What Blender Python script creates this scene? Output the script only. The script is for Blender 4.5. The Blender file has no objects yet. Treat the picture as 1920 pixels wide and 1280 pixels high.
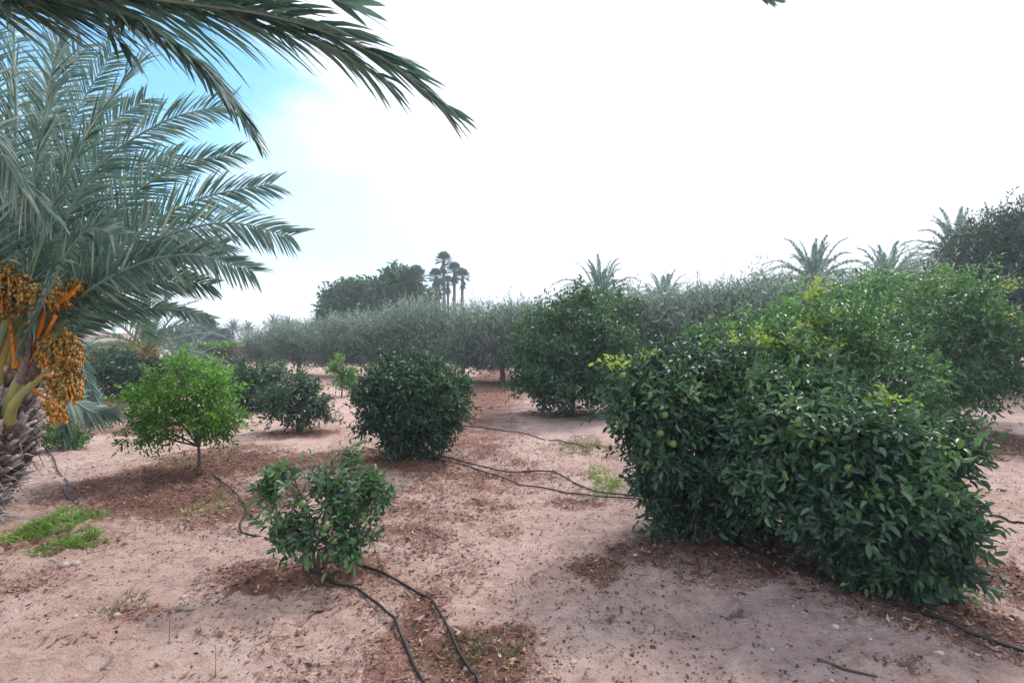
import bpy, math, random
import numpy as np
from mathutils import Vector
R_ = math.radians
scene = bpy.context.scene
# ------------------------------------------------------------------ camera
CH = 1.65                                   # eye height
cam_d = bpy.data.cameras.new('camera'); cam = bpy.data.objects.new('camera', cam_d)
scene.collection.objects.link(cam); scene.camera = cam
cam_d.sensor_width = 36; cam_d.lens = 18.75
cam_d.clip_start = 0.05; cam_d.clip_end = 3000
cam.location = (0, 0, CH); cam.rotation_euler = (R_(90), 0, 0)
# ------------------------------------------------------------------ exposure
scene.view_settings.view_transform = 'Standard'; scene.view_settings.look = 'None'
scene.view_settings.exposure = 1.2; scene.view_settings.gamma = 1
scene.view_settings.use_curve_mapping = False
# ------------------------------------------------------------------ sky
SUN_AZ, SUN_EL = 38, 46                     # azimuth from +Y towards +X
CLOUD = 0.60
world = bpy.data.worlds.new('World'); scene.world = world; world.use_nodes = True
nt = world.node_tree; nt.nodes.clear(); N = nt.nodes.new; LK = nt.links.new
def math_node(t, op, a, b=None, clamp=False):
    n = t.nodes.new('ShaderNodeMath'); n.operation = op; n.use_clamp = clamp
    for i, v in enumerate((a, b)):
        if v is None: continue
        if isinstance(v, (int, float)): n.inputs[i].default_value = v
        else: t.links.new(v, n.inputs[i])
    return n.outputs[0]
def maprange(t, v, a, b, c=0.0, d=1.0, smooth=True):
    n = t.nodes.new('ShaderNodeMapRange'); n.interpolation_type = 'SMOOTHSTEP' if smooth else 'LINEAR'
    t.links.new(v, n.inputs[0])
    for i, x in enumerate((a, b, c, d)): n.inputs[i+1].default_value = x
    return n.outputs[0]
tc = N('ShaderNodeTexCoord')
sky = N('ShaderNodeTexSky'); sky.sky_type = 'NISHITA'; sky.sun_disc = False
sky.sun_elevation = R_(SUN_EL); sky.sun_rotation = R_(SUN_AZ); sky.altitude = 50; sky.dust_density = 0.6
hs = N('ShaderNodeMix'); hs.data_type = 'RGBA'; hs.blend_type = 'MULTIPLY'; hs.inputs[0].default_value = 1
LK(sky.outputs[0], hs.inputs[6]); hs.inputs[7].default_value = (0.46, 0.84, 0.93, 1)
bg1 = N('ShaderNodeBackground'); LK(hs.outputs[2], bg1.inputs[0]); bg1.inputs[1].default_value = 0.15
bg2 = N('ShaderNodeBackground'); bg2.inputs[0].default_value = (0.94, 0.97, 1.10, 1); bg2.inputs[1].default_value = CLOUD
ns = N('ShaderNodeTexNoise'); ns.inputs['Scale'].default_value = 3.2; ns.inputs['Detail'].default_value = 6
mp = N('ShaderNodeMapping'); mp.inputs['Scale'].default_value = (1, 1, 2.4)
LK(tc.outputs['Generated'], mp.inputs[0]); LK(mp.outputs[0], ns.inputs[0])
def sky_patch(px, py, r0, r1, amp, stretch=1.0):
    d = Vector(((px-960)/1000, 1, (640-py)/1000)).normalized()
    sub = N('ShaderNodeVectorMath'); sub.operation = 'SUBTRACT'; LK(tc.outputs['Generated'], sub.inputs[0]); sub.inputs[1].default_value = d
    sc = N('ShaderNodeVectorMath'); sc.operation = 'MULTIPLY'; LK(sub.outputs[0], sc.inputs[0]); sc.inputs[1].default_value = (1/stretch, 1/stretch, 1)
    ln = N('ShaderNodeVectorMath'); ln.operation = 'LENGTH'; LK(sc.outputs[0], ln.inputs[0])
    dist = math_node(nt, 'ADD', ln.outputs['Value'], math_node(nt, 'MULTIPLY', math_node(nt, 'SUBTRACT', ns.outputs[0], 0.5), 0.55))
    return math_node(nt, 'MULTIPLY', maprange(nt, dist, r0, r1, 1, 0), amp)
m = sky_patch(170, 120, 0.10, 0.36, 0.95, 1.0)
m = math_node(nt, 'MAXIMUM', m, sky_patch(400, 285, 0.0, 0.2, 0.65, 1.7))
m = math_node(nt, 'MAXIMUM', m, sky_patch(560, 400, 0.0, 0.26, 0.45, 2.0))
m = math_node(nt, 'MAXIMUM', m, sky_patch(940, 130, 0.0, 0.2, 0.25, 1.6))
inv = math_node(nt, 'SUBTRACT', 1.0, m, True)
mx = N('ShaderNodeMixShader'); LK(inv, mx.inputs[0]); LK(bg1.outputs[0], mx.inputs[1]); LK(bg2.outputs[0], mx.inputs[2])
wo = N('ShaderNodeOutputWorld'); LK(mx.outputs[0], wo.inputs[0])
# ------------------------------------------------------------------ sun (behind thin cloud)
sd = bpy.data.lights.new('sun', 'SUN'); sun = bpy.data.objects.new('sun', sd); scene.collection.objects.link(sun)
sd.energy = 1.5; sd.angle = R_(10); sd.color = (1, 0.96, 0.92)
sv = Vector((math.sin(R_(SUN_AZ))*math.cos(R_(SUN_EL)), math.cos(R_(SUN_AZ))*math.cos(R_(SUN_EL)), math.sin(R_(SUN_EL))))
sun.rotation_euler = sv.to_track_quat('Z', 'Y').to_euler(); sun.location = sv*50

# ================================================================== helpers
def W(px, py, D): return np.array([(px-960)/1000*D, D, CH-(py-640)/1000*D])
def GD(py): return CH*1000/(py-640)          # depth of flat ground seen at pixel row py
def norm(v): return v/np.maximum(np.linalg.norm(v, axis=-1, keepdims=True), 1e-9)

def _hash(ix, iy, iz, seed):
    h = (ix.astype(np.int64)*374761393 + iy.astype(np.int64)*668265263 + iz.astype(np.int64)*2147483647 + seed*1274126177) & 0xffffffff
    h = ((h ^ (h >> 13))*1274126177) & 0xffffffff
    h = (h ^ (h >> 16)) & 0xffffff
    return h/float(0xffffff)
def noise3(x, y, z, seed=0):
    x, y, z = np.broadcast_arrays(np.asarray(x, float), np.asarray(y, float), np.asarray(z, float))
    ix, iy, iz = np.floor(x), np.floor(y), np.floor(z); fx, fy, fz = x-ix, y-iy, z-iz
    ux, uy, uz = [f*f*(3-2*f) for f in (fx, fy, fz)]
    o = 0
    for a in (0, 1):
        for b in (0, 1):
            for c in (0, 1):
                w = (ux if a else 1-ux)*(uy if b else 1-uy)*(uz if c else 1-uz)
                o = o + w*_hash(ix+a, iy+b, iz+c, seed)
    return o*2-1
def noise2(x, y, seed=0): 
    x = np.asarray(x, float); y = np.asarray(y, float)
    ix, iy = np.floor(x), np.floor(y); fx, fy = x-ix, y-iy
    ux, uy = fx*fx*(3-2*fx), fy*fy*(3-2*fy); o = 0; zz = np.zeros_like(ix)
    for a in (0, 1):
        for b in (0, 1):
            o = o + (ux if a else 1-ux)*(uy if b else 1-uy)*_hash(ix+a, iy+b, zz, seed)
    return o*2-1
def fbm2(x, y, sc, oct=4, seed=0, gain=0.5):
    o = 0; a = 1; t = 0
    for i in range(oct):
        o = o+a*noise2(x*sc+i*17.3, y*sc-i*9.1, seed+i); t += a; a *= gain; sc *= 2.03
    return o/t

COL = scene.collection
def tagp(o, label=None, cat=None, group=None, kind=None):
    if label: o['label'] = label
    if cat: o['category'] = cat
    if group: o['group'] = group
    if kind: o['kind'] = kind
    return o
def mk(name, verts, faces, mat, parent=None, attrs=None, smooth=False):
    """verts (N,3); faces: list of (M,k) int arrays"""
    me = bpy.data.meshes.new(name)
    verts = np.ascontiguousarray(verts, dtype=np.float32)
    faces = [np.asarray(f, dtype=np.int32) for f in faces if len(f)]
    me.vertices.add(len(verts)); me.vertices.foreach_set('co', verts.ravel())
    loops = np.concatenate([f.ravel() for f in faces])
    tot = np.concatenate([np.full(len(f), f.shape[1], np.int32) for f in faces])
    st = np.concatenate([[0], np.cumsum(tot)[:-1]]).astype(np.int32)
    me.loops.add(len(loops)); me.loops.foreach_set('vertex_index', loops.astype(np.int32))
    me.polygons.add(len(tot)); me.polygons.foreach_set('loop_start', st); me.polygons.foreach_set('loop_total', tot)
    if smooth: me.polygons.foreach_set('use_smooth', np.ones(len(tot), bool))
    if attrs:
        for k, v in attrs.items():
            a = me.attributes.new(k, 'FLOAT', 'POINT'); a.data.foreach_set('value', np.asarray(v, np.float32))
    me.update(calc_edges=True)
    if mat: me.materials.append(mat)
    o = bpy.data.objects.new(name, me); COL.objects.link(o)
    if parent: o.parent = parent
    return o
def empty(name, loc, label, cat, group=None):
    o = bpy.data.objects.new(name, None); COL.objects.link(o); o.location = [float(v) for v in loc]; o.empty_display_size = 0.2
    return tagp(o, label, cat, group)
class MB:
    """collects vertex/face blocks"""
    def __init__(s): s.v = []; s.f = []; s.a = []; s.n = 0
    def add(s, v, fs, tint=0.5):
        v = np.asarray(v, float); s.v.append(v)
        for f in fs: s.f.append(np.asarray(f, int)+s.n)
        tint = np.atleast_1d(np.asarray(tint, float)).ravel()
        if len(tint) != len(v): tint = np.interp(np.linspace(0, 1, len(v)), np.linspace(0, 1, len(tint)), tint)
        s.a.append(tint); s.n += len(v)
    def build(s, name, mat, parent=None, smooth=False, off=None):
        v = np.concatenate(s.v)
        if off is not None: v = v-off
        g = {}
        for f in s.f: g.setdefault(f.shape[1], []).append(f)
        return mk(name, v, [np.concatenate(x) for x in g.values()], mat, parent, {'tint': np.concatenate(s.a)}, smooth)
def tube(pts, rad, k=6, cap=True):
    pts = np.asarray(pts, float); n = len(pts); rad = np.broadcast_to(np.asarray(rad, float), (n,))
    t = norm(np.gradient(pts, axis=0)); ref = np.array([0.13, 0.31, 0.94]) if abs(t[0][2]) < .9 else np.array([1, 0.1, 0.])
    a = norm(np.cross(t, ref)); b = np.cross(t, a)
    an = np.linspace(0, 2*math.pi, k, endpoint=False)
    v = pts[:, None]+rad[:, None, None]*(a[:, None]*np.cos(an)[None, :, None]+b[:, None]*np.sin(an)[None, :, None])
    v = v.reshape(-1, 3); i = np.arange(n-1)[:, None]*k; j = np.arange(k)[None]; j2 = (j+1) % k
    f = np.stack([i+j, i+j2, i+k+j2, i+k+j], -1).reshape(-1, 4)
    fs = [f]
    if cap:
        v = np.concatenate([v, pts[:1], pts[-1:]]); c0, c1 = n*k, n*k+1; jj = np.arange(k)
        fs.append(np.stack([np.full(k, c0), (jj+1) % k, jj], -1)); fs.append(np.stack([np.full(k, c1), (n-1)*k+jj, (n-1)*k+(jj+1) % k], -1))
    return v, fs
def spline(ctrl, n=30):
    P = np.asarray(ctrl, float); P = np.concatenate([[2*P[0]-P[1]], P, [2*P[-1]-P[-2]]]); m = len(P)-3
    u = np.linspace(0, m-1e-6, n); i = u.astype(int); t = (u-i)[:, None]
    p0, p1, p2, p3 = P[i], P[i+1], P[i+2], P[i+3]
    return 0.5*(2*p1+(p2-p0)*t+(2*p0-5*p1+4*p2-p3)*t**2+(3*p1-p0-3*p2+p3)*t**3)

# ------------------------------------------------------------------ materials
def new_mat(name):
    m = bpy.data.materials.new(name); m.use_nodes = True; t = m.node_tree; t.nodes.clear(); return m, t
def ramp(t, fac, stops):
    n = t.nodes.new('ShaderNodeValToRGB'); t.links.new(fac, n.inputs[0]); e = n.color_ramp.elements
    while len(e) > 1: e.remove(e[-1])
    e[0].position = stops[0][0]; e[0].color = (*stops[0][1], 1)
    for p, c in stops[1:]: x = e.new(p); x.color = (*c, 1)
    return n.outputs[0]
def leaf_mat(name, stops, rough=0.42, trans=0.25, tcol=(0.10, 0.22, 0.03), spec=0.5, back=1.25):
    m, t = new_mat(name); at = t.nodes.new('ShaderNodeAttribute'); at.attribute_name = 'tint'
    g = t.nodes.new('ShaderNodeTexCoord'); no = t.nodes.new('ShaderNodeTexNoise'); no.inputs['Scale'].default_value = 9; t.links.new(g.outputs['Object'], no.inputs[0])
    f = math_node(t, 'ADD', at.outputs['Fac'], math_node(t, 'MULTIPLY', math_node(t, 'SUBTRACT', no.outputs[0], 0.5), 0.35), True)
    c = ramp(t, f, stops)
    geo = t.nodes.new('ShaderNodeNewGeometry'); mixb = t.nodes.new('ShaderNodeMix'); mixb.data_type = 'RGBA'; mixb.blend_type = 'MULTIPLY'
    t.links.new(geo.outputs['Backfacing'], mixb.inputs[0]); t.links.new(c, mixb.inputs[6]); mixb.inputs[7].default_value = (back, back, back*1.02, 1)
    p = t.nodes.new('ShaderNodeBsdfPrincipled'); t.links.new(mixb.outputs[2], p.inputs['Base Color']); p.inputs['Roughness'].default_value = rough
    p.inputs['Specular IOR Level'].default_value = spec
    tr = t.nodes.new('ShaderNodeBsdfTranslucent'); tm = t.nodes.new('ShaderNodeMix'); tm.data_type = 'RGBA'; tm.inputs[0].default_value = 0.5
    t.links.new(c, tm.inputs[6]); tm.inputs[7].default_value = (*tcol, 1); t.links.new(tm.outputs[2], tr.inputs[0])
    mx = t.nodes.new('ShaderNodeMixShader'); mx.inputs[0].default_value = trans; t.links.new(p.outputs[0], mx.inputs[1]); t.links.new(tr.outputs[0], mx.inputs[2])
    o = t.nodes.new('ShaderNodeOutputMaterial'); t.links.new(mx.outputs[0], o.inputs[0]); return m
def solid_mat(name, stops, rough=0.7, scale=20, bump=0.3, spec=0.3, attr=True, dist=0.01):
    m, t = new_mat(name); at = t.nodes.new('ShaderNodeAttribute'); at.attribute_name = 'tint'
    g = t.nodes.new('ShaderNodeTexCoord'); no = t.nodes.new('ShaderNodeTexNoise'); no.inputs['Scale'].default_value = scale; no.inputs['Detail'].default_value = 5
    t.links.new(g.outputs['Object'], no.inputs[0])
    base = at.outputs['Fac'] if attr else 0.5
    f = math_node(t, 'ADD', base, math_node(t, 'MULTIPLY', math_node(t, 'SUBTRACT', no.outputs[0], 0.5), 0.9), True)
    c = ramp(t, f, stops); p = t.nodes.new('ShaderNodeBsdfPrincipled'); t.links.new(c, p.inputs['Base Color'])
    p.inputs['Roughness'].default_value = rough; p.inputs['Specular IOR Level'].default_value = spec
    if bump:
        b = t.nodes.new('ShaderNodeBump'); b.inputs['Strength'].default_value = bump; b.inputs['Distance'].default_value = dist; t.links.new(no.outputs[0], b.inputs['Height']); t.links.new(b.outputs[0], p.inputs['Normal'])
    o = t.nodes.new('ShaderNodeOutputMaterial'); t.links.new(p.outputs[0], o.inputs[0]); return m

M = {}
M['citrus'] = leaf_mat('citrus_leaf', [(0, (0.012, 0.034, 0.030)), (.45, (0.032, 0.086, 0.050)), (.8, (0.075, 0.17, 0.07)), (1, (0.14, 0.27, 0.08))], 0.45, 0.2, spec=.5)
M['citrus_mid'] = leaf_mat('citrus_leaf_green', [(0, (0.018, 0.065, 0.032)), (.5, (0.048, 0.15, 0.052)), (1, (0.18, 0.36, 0.075))], 0.42, 0.28)
M['lime'] = leaf_mat('lime_leaf', [(0, (0.025, 0.09, 0.015)), (.4, (0.08, 0.24, 0.03)), (1, (0.26, 0.50, 0.06))], 0.45, 0.35, (0.2, 0.45, 0.03))
M['young'] = leaf_mat('young_leaf', [(0, (0.08, 0.22, 0.04)), (.5, (0.24, 0.42, 0.06)), (1, (0.52, 0.56, 0.09))], 0.5, 0.35, (0.5, 0.6, 0.05))
M['olive'] = leaf_mat('olive_leaf', [(0, (0.075, 0.105, 0.10)), (.45, (0.135, 0.19, 0.145)), (1, (0.34, 0.43, 0.33))], 0.5, 0.15, (0.12, 0.17, 0.08), back=1.6)
M['darktree'] = leaf_mat('dark_tree_leaf', [(0, (0.015, 0.05, 0.025)), (.5, (0.035, 0.10, 0.035)), (1, (0.10, 0.20, 0.05))], 0.5, 0.2)
M['fargreen'] = leaf_mat('far_tree_leaf', [(0, (0.03, 0.06, 0.045)), (.5, (0.06, 0.10, 0.07)), (1, (0.11, 0.16, 0.10))], 0.6, 0.15)
M['hedge'] = leaf_mat('hedge_leaf', [(0, (0.04, 0.11, 0.02)), (.5, (0.09, 0.20, 0.03)), (1, (0.2, 0.34, 0.05))], 0.5, 0.2)
M['palm'] = leaf_mat('palm_leaflet', [(0, (0.045, 0.11, 0.09)), (.5, (0.115, 0.215, 0.175)), (.85, (0.23, 0.33, 0.28)), (1, (0.42, 0.46, 0.36))], 0.36, 0.28, (0.12, 0.24, 0.12), spec=.7, back=1.2)
M['palmdry'] = leaf_mat('dry_palm_leaflet', [(0, (0.18, 0.20, 0.12)), (.5, (0.30, 0.30, 0.18)), (1, (0.5, 0.45, 0.3))], 0.6, 0.2, (0.3, 0.28, 0.12))
M['fanpalm'] = leaf_mat('fan_palm_leaf', [(0, (0.03, 0.08, 0.06)), (.5, (0.06, 0.13, 0.10)), (1, (0.12, 0.2, 0.13))], 0.45, 0.15)
M['rachis'] = solid_mat('frond_midrib', [(0, (0.22, 0.30, 0.26)), (.35, (0.24, 0.32, 0.20)), (.6, (0.34, 0.35, 0.11)), (1, (0.55, 0.46, 0.12))], 0.45, 6, 0.1)  # blue-grey low end: sky reflection on the midrib painted into the colour
M['bark'] = solid_mat('grey_bark', [(0, (0.05, 0.04, 0.035)), (.5, (0.12, 0.10, 0.08)), (1, (0.25, 0.21, 0.17))], 0.85, 30, 0.6)
M['twig'] = solid_mat('green_twig', [(0, (0.08, 0.08, 0.04)), (.5, (0.14, 0.14, 0.07)), (1, (0.25, 0.24, 0.14))], 0.7, 20, 0.2)
M['palmtrunk'] = solid_mat('palm_trunk_fibre', [(0, (0.035, 0.022, 0.02)), (.35, (0.14, 0.10, 0.09)), (.6, (0.30, 0.25, 0.24)), (1, (0.58, 0.53, 0.52))], 0.9, 26, 0.8)
M['boot'] = solid_mat('old_leaf_base', [(0, (0.06, 0.035, 0.03)), (.45, (0.20, 0.15, 0.135)), (1, (0.50, 0.45, 0.43))], 0.85, 35, 0.6)
M['boottan'] = solid_mat('tan_leaf_base', [(0, (0.12, 0.06, 0.03)), (.5, (0.36, 0.20, 0.10)), (1, (0.55, 0.38, 0.22))], 0.8, 25, 0.4)
M['orange'] = solid_mat('orange_fruit_stalk', [(0, (0.55, 0.14, 0.01)), (.5, (0.85, 0.27, 0.015)), (1, (0.95, 0.42, 0.03))], 0.45, 12, 0.1)
M['date'] = solid_mat('dates', [(0, (0.08, 0.07, 0.015)), (.4, (0.20, 0.15, 0.025)), (.7, (0.42, 0.22, 0.03)), (1, (0.75, 0.32, 0.03))], 0.35, 30, 0.0, 0.5)
M['greenfruit'] = solid_mat('green_citrus_fruit', [(0, (0.04, 0.09, 0.022)), (.5, (0.075, 0.15, 0.03)), (1, (0.15, 0.25, 0.05))], 0.4, 60, 0.15, 0.5)
M['hose'] = solid_mat('black_polythene', [(0, (0.008, 0.008, 0.01)), (.6, (0.018, 0.018, 0.02)), (1, (0.07, 0.06, 0.055))], 0.5, 14, 0.05, 0.4)
M['stone'] = solid_mat('pale_stone', [(0, (0.26, 0.20, 0.17)), (.5, (0.42, 0.34, 0.29)), (1, (0.62, 0.55, 0.5))], 0.85, 12, 0.5)
M['black'] = solid_mat('dark_stone', [(0, (0.02, 0.02, 0.02)), (1, (0.06, 0.05, 0.05))], 0.8, 12, 0.5)
M['litter'] = solid_mat('dry_leaf_litter', [(0, (0.045, 0.025, 0.02)), (.4, (0.15, 0.065, 0.045)), (.7, (0.28, 0.14, 0.09)), (1, (0.48, 0.34, 0.22))], 0.75, 10, 0.0)
M['straw'] = solid_mat('dry_twig', [(0, (0.05, 0.035, 0.03)), (.5, (0.2, 0.15, 0.12)), (1, (0.48, 0.40, 0.32))], 0.85, 14, 0.2)
M['grass'] = leaf_mat('grass_blade', [(0, (0.06, 0.15, 0.02)), (.5, (0.13, 0.28, 0.035)), (.8, (0.25, 0.36, 0.06)), (1, (0.42, 0.38, 0.16))], 0.55, 0.3, (0.2, 0.35, 0.03))
M['drygrass'] = leaf_mat('dry_grass_blade', [(0, (0.10, 0.11, 0.05)), (.5, (0.22, 0.19, 0.09)), (1, (0.42, 0.34, 0.18))], 0.7, 0.2, (0.3, 0.28, 0.1))
M['wall'] = solid_mat('pale_render', [(0, (0.5, 0.36, 0.28)), (.5, (0.62, 0.46, 0.36)), (1, (0.7, 0.56, 0.46))], 0.9, 1.5, 0.1)
M['cap'] = solid_mat('wall_coping', [(0, (0.6, 0.56, 0.5)), (1, (0.75, 0.72, 0.66))], 0.9, 3, 0.1)

# ================================================================== ground
# patches of litter on the soil: (px, py, rx px, ry px, strength); converted to real places on the ground
LIT = [(300, 800, 130, 16, .8), (180, 760, 110, 20, .9), (390, 870, 130, 40, .95), (330, 935, 180, 42, .75), (200, 905, 90, 40, .6),
       (500, 870, 130, 28, .7), (480, 940, 90, 50, .7), (490, 1080, 130, 42, .75), (600, 1070, 140, 40, .7), (700, 860, 120, 18, .8), (790, 870, 130, 22, .7),
       (560, 812, 110, 12, .7), (920, 720, 60, 40, .8), (1050, 775, 130, 14, .6), (960, 890, 140, 14, .5), (790, 1140, 50, 70, .75), (900, 1230, 130, 80, 1.0), (960, 1180, 60, 30, .8),
       (1125, 1065, 55, 34, .95), (1160, 1035, 35, 16, .7), (900, 940, 35, 12, .75), (790, 980, 60, 14, .4), (880, 1020, 22, 9, .5), (1080, 940, 60, 16, .7),
       (1000, 1080, 50, 20, .35), (1500, 1050, 280, 60, 1.0), (1700, 1130, 180, 60, .7), (1870, 1080, 60, 90, .95), (1850, 1190, 100, 60, .8), (1820, 820, 130, 50, .8), (1750, 790, 100, 20, .8),
       (1300, 1010, 80, 30, .6), (1380, 1158, 30, 12, .6), (1690, 1250, 60, 26, .5), (250, 1140, 60, 24, .6), (740, 1230, 70, 60, .55), (640, 1180, 60, 30, .3),
       (100, 1010, 150, 25, .5), (30, 1090, 80, 40, .4), (150, 1190, 100, 20, .25), (400, 1180, 80, 12, .35), (860, 1275, 160, 30, .8), (1130, 1160, 40, 12, .4), (1290, 1190, 40, 14, .4)]
SHADE_GREY = [(1500, 1170, 420, 110, .8), (1250, 1060, 200, 120, .5), (1060, 780, 160, 30, .6), (1850, 800, 150, 90, .8), (1400, 1030, 200, 50, .9), (1600, 1080, 260, 70, .9), (1480, 1040, 160, 60, .9)]  # soil greyed around the bushes: their shade put into the ground colour
def patches(x, y, L, seed):
    Y = np.maximum(y, 0.5); px = 960+1000*x/Y; py = 640+1000*CH/Y
    wob = 0.45*fbm2(x, y, 3.0, 4, seed); o = np.zeros_like(x)
    for cx, cy, rx, ry, s in L:
        D = GD(cy); X0 = (cx-960)/1000*D; RX = rx/1000*D; RY = max(D-GD(cy+ry), GD(max(cy-ry, 660))-D)*0.8
        d = np.sqrt(((x-X0)/RX)**2+((y-D)/RY)**2)+wob
        o = np.maximum(o, s*np.clip(1.35-d, 0, 1)**0.8)
    return np.clip(o, 0, 1)
BUMPS = [(W(375, 882, 6.8), 0.5, 0.05), (W(600, 1070, 3.85), 0.45, 0.05), (W(780, 860, 7.5), 0.6, 0.06), (W(1330, 1010, 4.5), 0.8, 0.06), (W(1600, 1110, 3.5), 0.9, 0.05)]
def gz(x, y):
    x = np.asarray(x, float); y = np.asarray(y, float)
    z = 0.05*fbm2(x, y, 0.35, 3, 5)
    for c, r, h in BUMPS: z = z+h*np.exp(-((x-c[0])**2+(y-c[1])**2)/r**2)
    fade = np.clip(1-(np.hypot(x, y)-14)/14, 0.0, 1)
    return z*fade
def gzd(x, y):
    z = gz(x, y); near = np.clip(1-(np.hypot(x, y)-9)/5, 0.0, 1)
    rut = 0.028*fbm2(x*0.5+y*0.6, y*2.6-x*0.9, 2.2, 3, 11)
    clod = 0.024*fbm2(x, y, 5.0, 3, 21)+0.03*np.maximum(0, fbm2(x, y, 13.0, 2, 31)-0.12)*2-0.018*np.maximum(0, fbm2(x, y, 7.0, 2, 37)-0.2)*2
    return z+near*(rut+clod)
def graded(segs):
    out = [segs[0][0]]
    for a, b, s0, s1 in segs:
        p = a
        while p < b-1e-6:
            f = (p-a)/(b-a); p = p+s0+(s1-s0)*f; out.append(min(p, b))
    return np.unique(np.round(out, 4))
xs = graded([(0, 4.2, .026, .03), (4.2, 9, .04, .15), (9, 40, .3, 3), (40, 600, 6, 80)]); xs = np.concatenate([-xs[::-1][:-1], xs])
ys = np.concatenate([graded([(-600, -8, 90, 3), (-8, 1.8, 1.2, .06)])[:-1], graded([(1.8, 7, .024, .032), (7, 14, .045, .12), (14, 60, .25, 3), (60, 900, 6, 90)])])
X, Y = np.meshgrid(xs, ys); nx, ny = len(xs), len(ys); xf, yf = X.ravel(), Y.ravel()
Zf = gzd(xf, yf)
idx = np.arange(nx*ny).reshape(ny, nx); gf = np.stack([idx[:-1, :-1], idx[:-1, 1:], idx[1:, 1:], idx[1:, :-1]], -1).reshape(-1, 4)
lit = patches(xf, yf, LIT, 77); shade_gry = patches(xf, yf, SHADE_GREY, 99)
def ground_mat():
    m, t = new_mat('dry_sandy_soil'); L = t.links.new; g = t.nodes.new('ShaderNodeNewGeometry')
    def nz(sc, det=6, ro=0.6, off=0):
        n = t.nodes.new('ShaderNodeTexNoise'); n.inputs['Scale'].default_value = sc; n.inputs['Detail'].default_value = det; n.inputs['Roughness'].default_value = ro
        mp = t.nodes.new('ShaderNodeMapping'); mp.inputs['Location'].default_value = (off, off*.7, 0); L(g.outputs['Position'], mp.inputs[0]); L(mp.outputs[0], n.inputs[0]); return n.outputs[0]
    def mixc(f, a, b):
        n = t.nodes.new('ShaderNodeMix'); n.data_type = 'RGBA'
        if isinstance(f, (int, float)): n.inputs[0].default_value = f
        else: L(f, n.inputs[0])
        for i, c in ((6, a), (7, b)):
            if isinstance(c, tuple): n.inputs[i].default_value = (*c, 1)
            else: L(c, n.inputs[i])
        return n.outputs[2]
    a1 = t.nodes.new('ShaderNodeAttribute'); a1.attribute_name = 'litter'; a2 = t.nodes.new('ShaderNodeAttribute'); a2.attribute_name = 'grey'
    big = nz(0.9, 5); mid = nz(6, 7, 0.65, 3); fine = nz(20, 6, 0.78, 8); vfine = nz(85, 4, 0.75, 5)
    c = ramp(t, big, [(0.3, (0.60, 0.395, 0.325)), (.5, (0.69, 0.485, 0.41)), (.7, (0.78, 0.60, 0.52))])
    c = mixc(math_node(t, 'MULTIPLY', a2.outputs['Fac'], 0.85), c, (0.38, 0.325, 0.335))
    c = mixc(maprange(t, mid, .45, .68, 0, .42), c, (0.33, 0.19, 0.145))
    c = mixc(maprange(t, mid, .34, .5, .35, 0), c, (0.66, 0.52, 0.43))
    # dark crumbs and litter, darkened further by painted shade below the bushes
    lf = math_node(t, 'ADD', a1.outputs['Fac'], math_node(t, 'MULTIPLY', math_node(t, 'SUBTRACT', fine, 0.5), 1.3))
    lc = ramp(t, vfine, [(.32, (0.05, 0.022, 0.018)), (.5, (0.17, 0.065, 0.042)), (.68, (0.33, 0.14, 0.09))])
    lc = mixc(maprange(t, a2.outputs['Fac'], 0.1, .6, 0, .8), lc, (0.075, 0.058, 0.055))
    c = mixc(math_node(t, 'MULTIPLY', maprange(t, math_node(t, 'ADD', lf, math_node(t, 'MULTIPLY', math_node(t, 'SUBTRACT', vfine, 0.5), 1.6)), .2, .62), 0.85), c, lc)
    st_ = t.nodes.new('ShaderNodeTexNoise'); st_.inputs['Scale'].default_value = 2.2; st_.inputs['Detail'].default_value = 8; st_.inputs['Roughness'].default_value = 0.72
    sm_ = t.nodes.new('ShaderNodeMapping'); sm_.inputs['Scale'].default_value = (1, 5.5, 1); sm_.inputs['Rotation'].default_value = (0, 0, R_(-24)); L(g.outputs['Position'], sm_.inputs[0]); L(sm_.outputs[0], st_.inputs[0])
    c = mixc(maprange(t, st_.outputs[0], .52, .68, 0, .55), c, (0.30, 0.185, 0.155))
    c = mixc(maprange(t, fine, .54, .66, 0, .6), c, (0.26, 0.165, 0.135))
    c = mixc(maprange(t, vfine, .57, .70, 0, .6), c, (0.15, 0.10, 0.085))
    c = mixc(maprange(t, vfine, .30, .42, .55, 0), c, (0.74, 0.62, 0.54))
    vo = t.nodes.new('ShaderNodeTexVoronoi'); vo.inputs['Scale'].default_value = 38; L(g.outputs['Position'], vo.inputs[0])
    p = t.nodes.new('ShaderNodeBsdfPrincipled'); L(c, p.inputs['Base Color']); p.inputs['Roughness'].default_value = 0.95; p.inputs['Specular IOR Level'].default_value = 0.1
    h = math_node(t, 'ADD', math_node(t, 'MULTIPLY', fine, 0.6), math_node(t, 'ADD', math_node(t, 'MULTIPLY', vfine, 0.35), math_node(t, 'MULTIPLY', mid, 0.8)))
    h = math_node(t, 'ADD', h, math_node(t, 'MULTIPLY', st_.outputs[0], 1.2))
    h = math_node(t, 'ADD', h, math_node(t, 'MULTIPLY', maprange(t, vo.outputs[0], 0.0, 0.35, 1, 0), 0.25))
    b = t.nodes.new('ShaderNodeBump'); b.inputs['Strength'].default_value = 1.0; b.inputs['Distance'].default_value = 0.05; L(h, b.inputs['Height']); L(b.outputs[0], p.inputs['Normal'])
    o = t.nodes.new('ShaderNodeOutputMaterial'); L(p.outputs[0], o.inputs[0]); return m
ground = mk('ground', np.stack([xf, yf, Zf], -1), [gf], ground_mat(), attrs={'litter': lit, 'grey': shade_gry}, smooth=True)
tagp(ground, kind='structure')

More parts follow.
